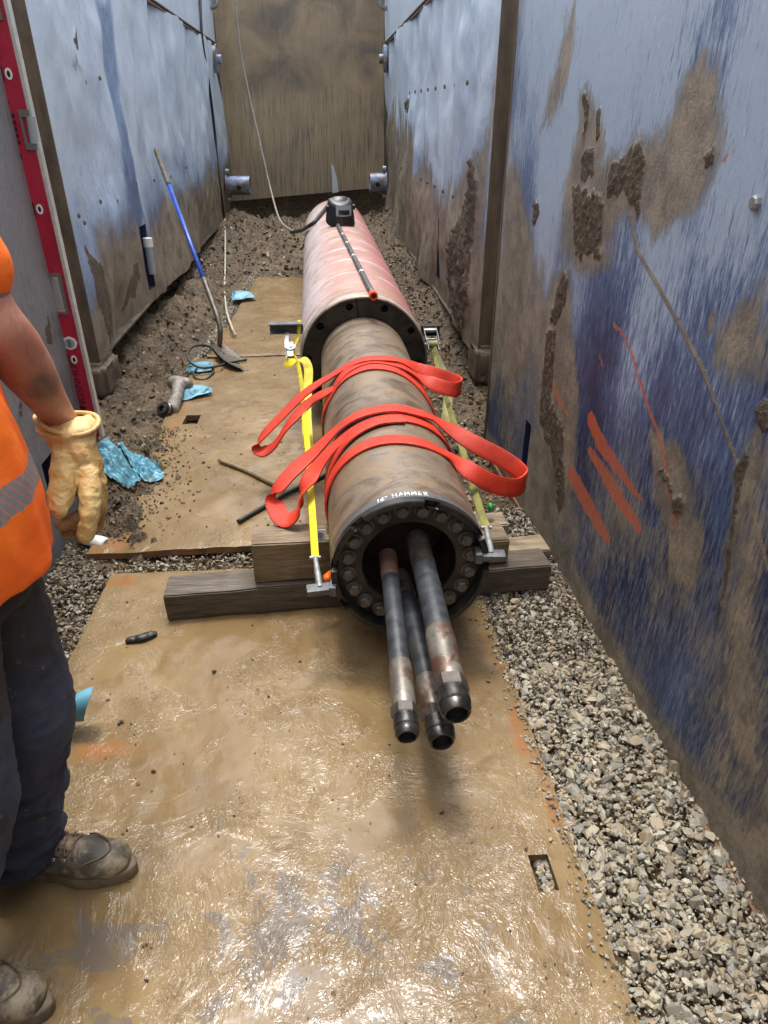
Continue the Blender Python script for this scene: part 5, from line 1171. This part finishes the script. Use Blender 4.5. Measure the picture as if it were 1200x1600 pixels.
for k, t in enumerate(np.linspace(.15, .85, 9)):
    for j in range(4):
        th0 = -1.2 + j * .55 + (k % 3) * .1; V = []
        for th in np.linspace(th0, th0 + .35 + .1 * (k % 2), 5):
            for tt in (0, .0022): V.append(c0 + d * (ln * t + tt) + .0295 * (math.cos(th + 1.6) * uu + math.sin(th + 1.6) * vv))
        g.add(V, [(2 * i, 2 * i + 1, 2 * i + 3, 2 * i + 2) for i in range(4)])
g.make('small_print', MT['grey_plastic'], CN, False)
GB = thing('green_scrap', 'small green plastic scrap by the right strap hook', 'scrap', ony(765, 795, 2.33)); g = G(); q = ony(766, 792, 2.33); chain(g, [(q, (.012, .02, .018)), (q + (.01, .01, -.02), (.010, .012, .012))]); remesh(g, 'scrap', .004, MT['green'], GB, 2)

# ------------------------------------------------------------------ sticks and litter on the plates
def stick(label, P, r, mat, name='stick', cat='stick'): return cable(name, label, cat, P, r, mat, 6, 7)
stick('thin muddy stick lying on the middle plate left of the hammer', [onz(342, 719, PZ + .036), onz(390, 738, PZ + .034), onz(442, 764, PZ + .034)], np.array(list(np.linspace(.010, .016, 13))), MT['stick'])
stick('black rubber cable lying on the middle plate and vanishing under the hammer', [onz(372, 815, PZ + .034), onz(410, 793, PZ + .034), onz(440, 775, PZ + .036), onz(475, 758, PZ + .036), onz(510, 742, PZ + .034)], .011, MT['cable_black'], 'cable', 'cable')
wcp = onz(222, 996, PZ + .012); g = G()
chain(g, [(onz(202, 1000, PZ + .010), (.016, .014, .010)), (onz(222, 996, PZ + .014), (.02, .016, .013)), (onz(242, 990, PZ + .012), (.010, .012, .009))])
o = remesh(g, 'wood_splinter', .0035, MT['char'], None, 1, lambda V, N: V + N * (pnoise(V, 60) * .004)[:, None]); tag(o, 'dark charred wood splinter on the near plate left of the beam', 'splinter')

# ------------------------------------------------------------------ the long red level on the end of the left shield
LX1 = ony(104, 413, 3.12)[0]; LW = .112; LZ0 = .30; LZ1 = 2.62; LY = 3.12
LV = thing('spirit_level', 'long crimson box spirit level standing upright against the near left shield', 'level', (LX1 - LW / 2, LY, LZ0))
def lz(py): return ony(90, py, LY)[2]
hz0, hz1 = lz(486), lz(430)
g = G(); bx0, bx1 = LX1 - LW, LX1 - .014
cz = [LZ0, hz0, hz1, 2.05, 2.22, LZ1]
for a, b in ((LZ0, hz0), (hz1, lz(28)), (lz(-30), LZ1)): g.box((bx0, LY - .014, a), (bx1, LY + .014, b))
for a, b in ((hz0, hz1), (lz(28), lz(-30))):
    g.box((bx0, LY - .014, a), (bx0 + .030, LY + .014, b)); g.box((bx1 - .022, LY - .014, a), (bx1, LY + .014, b))
for x0 in (bx0, bx1 - .008): g.box((x0, LY - .0175, LZ0), (x0 + .008, LY - .0145, LZ1))
body = g.make('body', MT['red_enamel'], LV, False)
g = G(); g.box((bx1 + .001, LY - .018, LZ0 - .003), (LX1, LY + .018, LZ1)); g.make('edge_rail', MT['alu'], LV, False)
g = G(); g.box((bx0 - .004, LY - .018, LZ0 - .003), (bx0 - .001, LY + .018, LZ1)); g.make('edge_rail', MT['alu'], LV, False)
def frame_ring(x0, x1, z0, z1, w, y, th, mat, name):
    g = G(); g.box((x0, y - th, z0), (x0 + w, y, z1)); g.box((x1 - w, y - th, z0), (x1, y, z1)); g.box((x0 + w, y - th, z0), (x1 - w, y, z0 + w)); g.box((x0 + w, y - th, z1 - w), (x1 - w, y, z1)); o = g.make(name, mat, LV, False); return o
frame_ring(bx0 + .024, bx1 - .014, hz0 - .010, hz1 + .010, .013, LY - .0146, .006, MT['grey_plastic'], 'hand_hole_frame')
frame_ring(bx0 + .024, bx1 - .014, lz(28) - .010, lz(-30) + .010, .013, LY - .0146, .006, MT['grey_plastic'], 'hand_hole_frame')
def disc(x, z, rx, rz, mat, name, y, n=24, th=.003, parent=None):
    g = G(); V = [(x + rx * math.cos(t), y, z + rz * math.sin(t)) for t in np.linspace(0, 2 * math.pi, n, endpoint=False)]; V2 = [(a, y + th, c) for a, b, c in V]
    g.add(V + V2, [tuple(range(n))[::-1]] + [(i, (i + 1) % n, n + (i + 1) % n, n + i) for i in range(n)]); return g.make(name, mat, parent or LV, False)
vz = lz(535); v_ = disc(bx1 - .040, vz, .032, .030, MT['white'], 'vial_holder', LY - .0185, 8); disc(bx1 - .040, vz, .022, .020, MT['clear'], 'vial', LY - .0215, 20, .003, v_); disc(bx1 - .040, vz, .008, .019, MT['grey_plastic'], 'bubble_mark', LY - .0223, 12, .0006, v_)
g = G(); zz = lz(203); V, Fc = tube([(bx1 - .002, LY - .012, zz - .045), (bx1 + .004, LY - .012, zz + .045)], [.016, .016], 14); g.add(V, Fc); vt = g.make('edge_vial', MT['clear'], LV, True, 40)
g = G(); 
for q in (-1, 1): g.box((bx1 - .026, LY - .024, zz + q * .055 - .012), (bx1 + .006, LY - .0145, zz + q * .055 + .012))
g.box((bx1 - .034, LY - .022, zz - .067), (bx1 - .024, LY - .0145, zz + .067)); g.make('vial_cover', MT['grey_plastic'], vt, False)
def badge(py):
    z = lz(py); g = G(); g.box((bx0 + .016, LY - .0160, z - .024), (bx0 + .040, LY - .0142, z + .024)); g.make('black_panel', MT['ink'], LV, False)
    b = disc(bx0 + .060, z, .013, .019, MT['white'], 'eye_badge', LY - .0165, 16, .0022); disc(bx0 + .060, z, .006, .011, MT['ink'], 'eye_mark', LY - .0172, 14, .0006, b)
for py in (116, 326, 561): badge(py)
def lettering(txt, x, z, size, mat, name, rot, y):
    cu = bpy.data.curves.new('t', 'FONT'); cu.body = txt; cu.size = size; cu.align_x = 'CENTER'; cu.align_y = 'CENTER'; o = bpy.data.objects.new('t', cu); COL.objects.link(o)
    dg = bpy.context.evaluated_depsgraph_get(); dg.update(); me = bpy.data.meshes.new_from_object(o.evaluated_get(dg)); bpy.data.objects.remove(o)
    c, s = math.cos(rot), math.sin(rot); V = [(x + v.co.x * c - v.co.y * s, y, z + v.co.x * s + v.co.y * c) for v in me.vertices]; Fc = [tuple(p.vertices) for p in me.polygons]
    return obj(name, V, Fc, mat, LV, False)
lettering('JOHNSON', bx0 + .048, lz(602), .047, MT['ink'], 'maker_lettering', -math.pi / 2, LY - .0152)
lettering('level', bx0 + .024, lz(614), .020, MT['ink'], 'small_lettering', -math.pi / 2, LY - .0152)
disc(bx0 + .05, lz(638), .012, .012, MT['ink'], 'round_mark', LY - .0152, 14, .0006)
zz = lz(202); g = G(); g.box((bx0 + .012, LY - .0152, zz - .060), (bx0 + .030, LY - .0142, zz + .060)); 
for k in range(5): g.box((bx0 + .036, LY - .0152, zz - .05 + k * .022), (bx0 + .046, LY - .0142, zz - .036 + k * .022))
g.make('printed_block', MT['ink'], LV, False)
for q in (-.09, .09): disc(bx0 + .028, zz + q, .011, .014, MT['ink'], 'printed_emblem', LY - .0152, 6, .0006)

# ------------------------------------------------------------------ the man at the left
PX, PY = -.70, 1.10
PN = thing('person', 'man in orange high visibility shirt, navy trousers and tan leather glove, arm hanging', 'person', (PX, PY, PZ))
WR = ond(93, 652, 1.44); EL = ony(-2, 512, 1.26); SHL = np.array([-.665, 1.285, 1.545]); SHR = np.array([-.735, .90, 1.53])
ELR = np.array([-.86, .80, 1.27]); WRR = np.array([-.74, .76, 1.05])
HIPL, HIPR = np.array([-.70, 1.16, .93]), np.array([-.70, .98, .93])
KNL, KNR = np.array([-.685, 1.135, .52]), np.array([-.72, .90, .52])
ANL, ANR = np.array([-.775, 1.095, .12]), np.array([-.845, .83, .12])
# body: one continuous surface from head to ankles
g = G()
chain(g, [((-.70, PY, .95), (.125, .165, .10)), ((-.70, PY, 1.15), (.125, .160, .10)), ((-.71, PY, 1.35), (.125, .175, .10)), ((-.73, PY, 1.50), (.09, .165, .07))])
chain(g, [((-.73, PY, 1.50), (.075, .10, .06)), ((-.715, PY, 1.60), .058), ((-.70, PY, 1.66), .057)], 8)
chain(g, [((-.69, PY, 1.755), (.098, .077, .105)), ((-.67, PY, 1.70), (.075, .062, .075)), ((-.655, PY, 1.655), (.05, .048, .035))])
chain(g, [((-.592, PY, 1.76), (.010, .012, .022)), ((-.575, PY, 1.728), (.016, .016, .013))])                     # nose
for s_ in (-1, 1):
    chain(g, [((-.605, PY + s_ * .033, 1.768), (.012, .016, .009))]); chain(g, [((-.69, PY + s_ * .079, 1.745), (.022, .010, .034))])
chain(g, [((-.598, PY, 1.695), (.010, .026, .006))])
for a, b, c in ((SHL, EL, WR), (SHR, ELR, WRR)):
    k = (c - b); u_ = b - a
    chain(g, [(a, .062), (a + u_ * .5, .055), (b, .046)], 10); chain(g, [(b, .049), (b + k * .18, .054), (b + k * .42, .051), (b + k * .72, .040), (c, .034), (c + k * .12, .034)], 9)
for a, b, c in ((HIPL, KNL, ANL), (HIPR, KNR, ANR)): chain(g, [(a, .082), (b, .055), (b + (c - b) * .3, .058), (c, .042)], 14)
body = remesh(g, 'body', .011, MT['skin'], PN, 5)
bv = np.array([v.co[:] for v in body.data.vertices]) + wloc(PN)
_r = ray(70, 614); _r = _r / np.linalg.norm(_r); _q = bv - _C; _t = _q @ _r; _d = np.linalg.norm(_q - _t[:, None] * _r, axis=1); _k = np.where(_d < .012)[0]; bz = bv[_k[np.argmin(_t[_k])]]; bd = np.linalg.norm((bv - bz) * np.array([1, .6, .8]), axis=1) + .010 * pnoise(bv, 40); setcol(body, 'bruise', np.repeat((1 - sstep(.012, .042, bd))[:, None], 3, 1))
g = G(); chain(g, [((-.71, PY, 1.80), (.092, .082, .078)), ((-.74, PY, 1.74), (.055, .076, .08))]); remesh(g, 'hair', .008, MT['hair'], PN, 3, lambda V, N: V + N * (.004 * pnoise(V, 60))[:, None])
# shirt
def shirt_disp(V, N):
    return V + N * (.010 * pnoise(V * np.array([1, 1, .45]), 11, 3) + .006 * (1 - 2 * np.abs(pnoise(V * np.array([1, 1, .6]), 16, 7))) * .6)[:, None]
g = G()
HX = -.672
chain(g, [((HX - .000, PY, .905), (.150, .195, .030)), ((HX, PY, 1.00), (.150, .195, .06)), ((HX - .005, PY, 1.15), (.142, .188, .08)), ((-.70, PY, 1.33), (.140, .20, .08)), ((-.73, PY, 1.50), (.105, .18, .06))], 10)
for a, b in ((SHL, EL), (SHR, ELR)):
    u_ = b - a; chain(g, [(a + (0, 0, -.01), .080), (a + u_ * .30, .082), (a + u_ * .58, .084)], 8)
shirt = remesh(g, 'shirt', .009, MT['shirt'], PN, 4, shirt_disp)
sv = np.array([v.co[:] for v in shirt.data.vertices]) + wloc(PN)
zs = sv[:, 2] + .02 * (sv[:, 0] - HX); armd = np.abs(sv[:, 1] - PY) > .205
stp = np.where(armd, 0, ((zs > 1.035) & (zs < 1.095)) | ((zs > 1.30) & (zs < 1.36)))
up = SHL + (EL - SHL) * .40; ua = (EL - SHL) / np.linalg.norm(EL - SHL); dl = (sv - up) @ ua
stp = np.maximum(stp, np.where((sv[:, 1] > PY + .20) & (dl > -.085) & (dl < -.020), 1, 0)); setcol(shirt, 'stripe', np.repeat(stp[:, None].astype(float), 3, 1))
# trousers
def tr_disp(V, N):
    k = np.clip((.62 - (V[:, 2])) / .4, .25, 1.2)
    return V + N * (.014 * k * pnoise(V * np.array([1, 1, 2.0]), 8, 1) + .015 * k * (1 - 2.4 * np.abs(pnoise(V * np.array([1, 1, 2.4]), 13, 4))))[:, None]
g = G(); chain(g, [((-.70, PY, .94), (.128, .172, .04)), ((-.70, PY, .86), (.128, .175, .06))])
for a, b, c in ((HIPL, KNL, ANL), (HIPR, KNR, ANR)):
    chain(g, [(a + (0, 0, -.05), .112), (a + (b - a) * .5 + (.008, 0, 0), .104), (b + (.012, 0, 0), .096), (b + (c - b) * .45, .090), (c + (.008, 0, .055), .086), (c + (.004, 0, .012), .084)], 11)
tro = remesh(g, 'trousers', .0085, MT['trousers'], PN, 4, tr_disp)
# boots
def boot(an, yaw):
    R = rotz(yaw); B = np.array([an[0], an[1], PZ])
    P = lambda x, y, z: np.array([x, y, z]) @ R.T + B
    g = G(); chain(g, [(P(-.055, 0, .055), (.048, .042, .045)), (P(.0, 0, .060), (.06, .045, .05)), (P(.07, .0, .056), (.055, .046, .046)), (P(.145, .0, .050), (.055, .052, .042)), (P(.185, .002, .045), (.050, .047, .036))], 9)
    chain(g, [(P(-.02, 0, .07), (.062, .048, .04)), (P(-.01, 0, .14), (.062, .052, .04)), (P(-.012, 0, .19), (.058, .052, .03))], 8)
    b = remesh(g, 'boot', .0055, MT['boot'], PN, 5, lambda V, N: V + N * (.003 * pnoise(V, 30, 2))[:, None])
    g = G(); us = np.linspace(0, 2 * math.pi, 44, endpoint=False); lo, hi = [], []
    for t in us:
        x = math.cos(t); y = math.sin(t); k = .060 if x > 0 else .048
        X = .068 + .178 * x; Y = k * y * (1 - .22 * (1 - x * x) * (1 if -.5 < x < .2 else .4)); lo.append(P(X, Y, .002)); hi.append(P(X, Y, .030))
    n = 44; top = [q * .97 + P(.068, 0, .034) * .03 for q in hi]; top = [(q[0], q[1], PZ + .034) for q in top]
    g.add([tuple(q) for q in lo] + [tuple(q) for q in hi] + top, [(i, (i + 1) % n, n + (i + 1) % n, n + i) for i in range(n)] + [(n + i, n + (i + 1) % n, 2 * n + (i + 1) % n, 2 * n + i) for i in range(n)] + [tuple(range(n))[::-1], tuple(range(2 * n, 3 * n))])
    g.make('sole', MT['sole'], b, True, 50)
    bvv = np.array([v.co[:] for v in b.data.vertices]) + wloc(PN)
    def onboot(x, y, up=.002):
        q = P(x, y, 0); d = np.hypot(bvv[:, 0] - q[0], bvv[:, 1] - q[1]); k = np.where(d < .008)[0]
        return np.array([q[0], q[1], (bvv[k, 2].max() if len(k) else PZ + .05) + up])
    for k in range(4):
        x = .052 + k * .019
        for sg in (-1, 1):
            g = G(); g.tube(spline([onboot(x - .008, -.030 * sg), onboot(x - .003, -.013 * sg), onboot(x + .003, .013 * sg), onboot(x + .008, .030 * sg)], 5), .0024, 6); g.make('lace', MT['lace'], b)
    for off, rr in ((0, .0022),):
        g = G(); g.tube(spline([onboot(.120, -.050, -.004), onboot(.150, -.038), onboot(.178, -.024), onboot(.192, 0), onboot(.178, .024), onboot(.150, .038), onboot(.120, .050, -.004)], 6), rr, 6); g.make('toe_seam', MT['sole'], b)
    g = G(); q = [onboot(.030 + .02 * i, y, .0035) for i in range(5) for y in (-.016, -.008, 0, .008, .016)]; g.add(q, gridmesh(np.arange(5), np.arange(5))); g.make('tongue', MT['boot'], b)
    for sg in (-1, 1):
        for k in range(3):
            q = onboot(.050 + k * .024, .036 * sg, .0005); g = G(); V, Fc = lathe(q, (0, -.6 * -sg, .8), [(0, .0045), (.0015, .0042), (.0015, .002)], 10); g.add(V, Fc); g.make('eyelet', MT['zinc'], b)
boot(np.array([-.755, 1.095, 0]), -.12); boot(np.array([-.855, .815, 0]), -.18)
# leather glove on the hanging hand: cuff, palm, thumb and four curled fingers
D0 = 1.44; SCL = D0 / F
def gp(px, py, d=0.0): return ond(px, py, D0 + d)
r_ = lambda p: p * SCL
g = G()
def ellc(g, P, n=9):       # ellipsoids flattened along the view depth axis (world aligned is close enough)
    chain(g, [(gp(q[0], q[1], q[2]), (r_(q[3]), r_(q[4]), r_(q[5] if len(q) > 5 else q[3]))) for q in P], n)
ellc(g, [(105, 666, 0, 45, 42, 9), (110, 679, 0, 37, 36, 12), (115, 694, 0, 31, 30, 20)], 10)
ellc(g, [(115, 694, 0, 31, 29), (118, 715, 0, 35, 27), (124, 742, .01, 34, 25)], 10)
chain(g, [(gp(142, 722, .01), r_(16)), (gp(147, 752, .01), r_(15))])
chain(g, [(gp(106, 712, -.01), r_(23)), (gp(101, 745, -.03), r_(20)), (gp(95, 772, -.045), r_(17.5)), (gp(90, 795, -.055), r_(13.5))], 10)
chain(g, [(gp(138, 742, -.005), r_(19)), (gp(141, 775, -.02), r_(15)), (gp(140, 803, -.025), r_(13.5)), (gp(133, 836, -.02), r_(10.5))], 10)
chain(g, [(gp(147, 752, .02), r_(17)), (gp(150, 785, .025), r_(14)), (gp(143, 806, .02), r_(13)), (gp(122, 812, .0), r_(12)), (gp(100, 818, -.01), r_(10.5))], 9)
chain(g, [(gp(148, 758, .04), r_(16)), (gp(152, 795, .05), r_(13.5)), (gp(145, 820, .045), r_(12.5)), (gp(125, 826, .03), r_(11.5)), (gp(107, 831, .02), r_(10))], 9)
chain(g, [(gp(150, 762, .06), r_(14)), (gp(156, 795, .075), r_(12)), (gp(152, 818, .07), r_(11)), (gp(138, 828, .06), r_(10))], 9)
def gl_disp(V, N): return V + N * (.0026 * pnoise(V, 34, 5) + .0036 * (1 - 2.4 * np.abs(pnoise(V * np.array([1, 1, .8]), 24, 8))) + .0016 * (1 - 2.4 * np.abs(pnoise(V, 52, 11))))[:, None]
gl = remesh(g, 'glove', .0032, MT['glove'], PN, 4, gl_disp)
gv = np.array([v.co[:] for v in gl.data.vertices]) + wloc(PN); dn = gp(125, 815, .02); setcol(gl, 'finger_tone', np.repeat((np.exp(-(np.linalg.norm(gv - dn, axis=1) / .065) ** 2) * 1.15)[:, None], 3, 1))  # browner around the curled fingers
# rolled cuff edge, gathered wrist stitching
ct = gp(106, 658); g = G(); P = []
for t in np.linspace(0, 2 * math.pi, 33): P.append(ct + _rt * r_(46) * math.cos(t) + np.array([0, 1, 0]) * r_(42) * math.sin(t) + np.array([0, 0, 1]) * (.006 * math.sin(2 * t + .6) - .010 * math.cos(t)))
g.tube(P, .0052, 8, False); g.make('cuff_edge', MT['glove'], gl)
g = G(); cw = gp(115, 692)
for k in range(22):
    t = math.pi + k / 21 * math.pi; q = cw + _rt * r_(33) * math.cos(t) + np.array([0, 1, 0]) * r_(32) * math.sin(t); z = .007 * (1 if k % 2 else -1)
    if k: g.tube([pq, q + (0, 0, z)], .0016, 5)
    pq = q + (0, 0, z)
g.make('gather_stitch', MT['cord'], gl)
# bare right hand, out of the picture
def hand(w, d):
    g = G(); d = d / np.linalg.norm(d); s_ = np.array([0, 1, 0]); chain(g, [(w, .03), (w + d * .05, (.02, .042, .035)), (w + d * .09, (.018, .045, .03))])
    for k, ln in enumerate((.075, .085, .08, .06)):
        b = w + d * .095 + s_ * (.033 - .022 * k); chain(g, [(b, .0105), (b + d * ln * .5 + (.012, 0, 0), .0095), (b + d * ln + (-.004, 0, 0), .008)])
    b = w + d * .03 + s_ * .04; chain(g, [(b, .014), (b + d * .04 + s_ * .022, .012), (b + d * .068 + s_ * .026, .0095)])
    return g
remesh(hand(WRR, WRR - ELR), 'hand', .0045, MT['skin'], PN, 3)
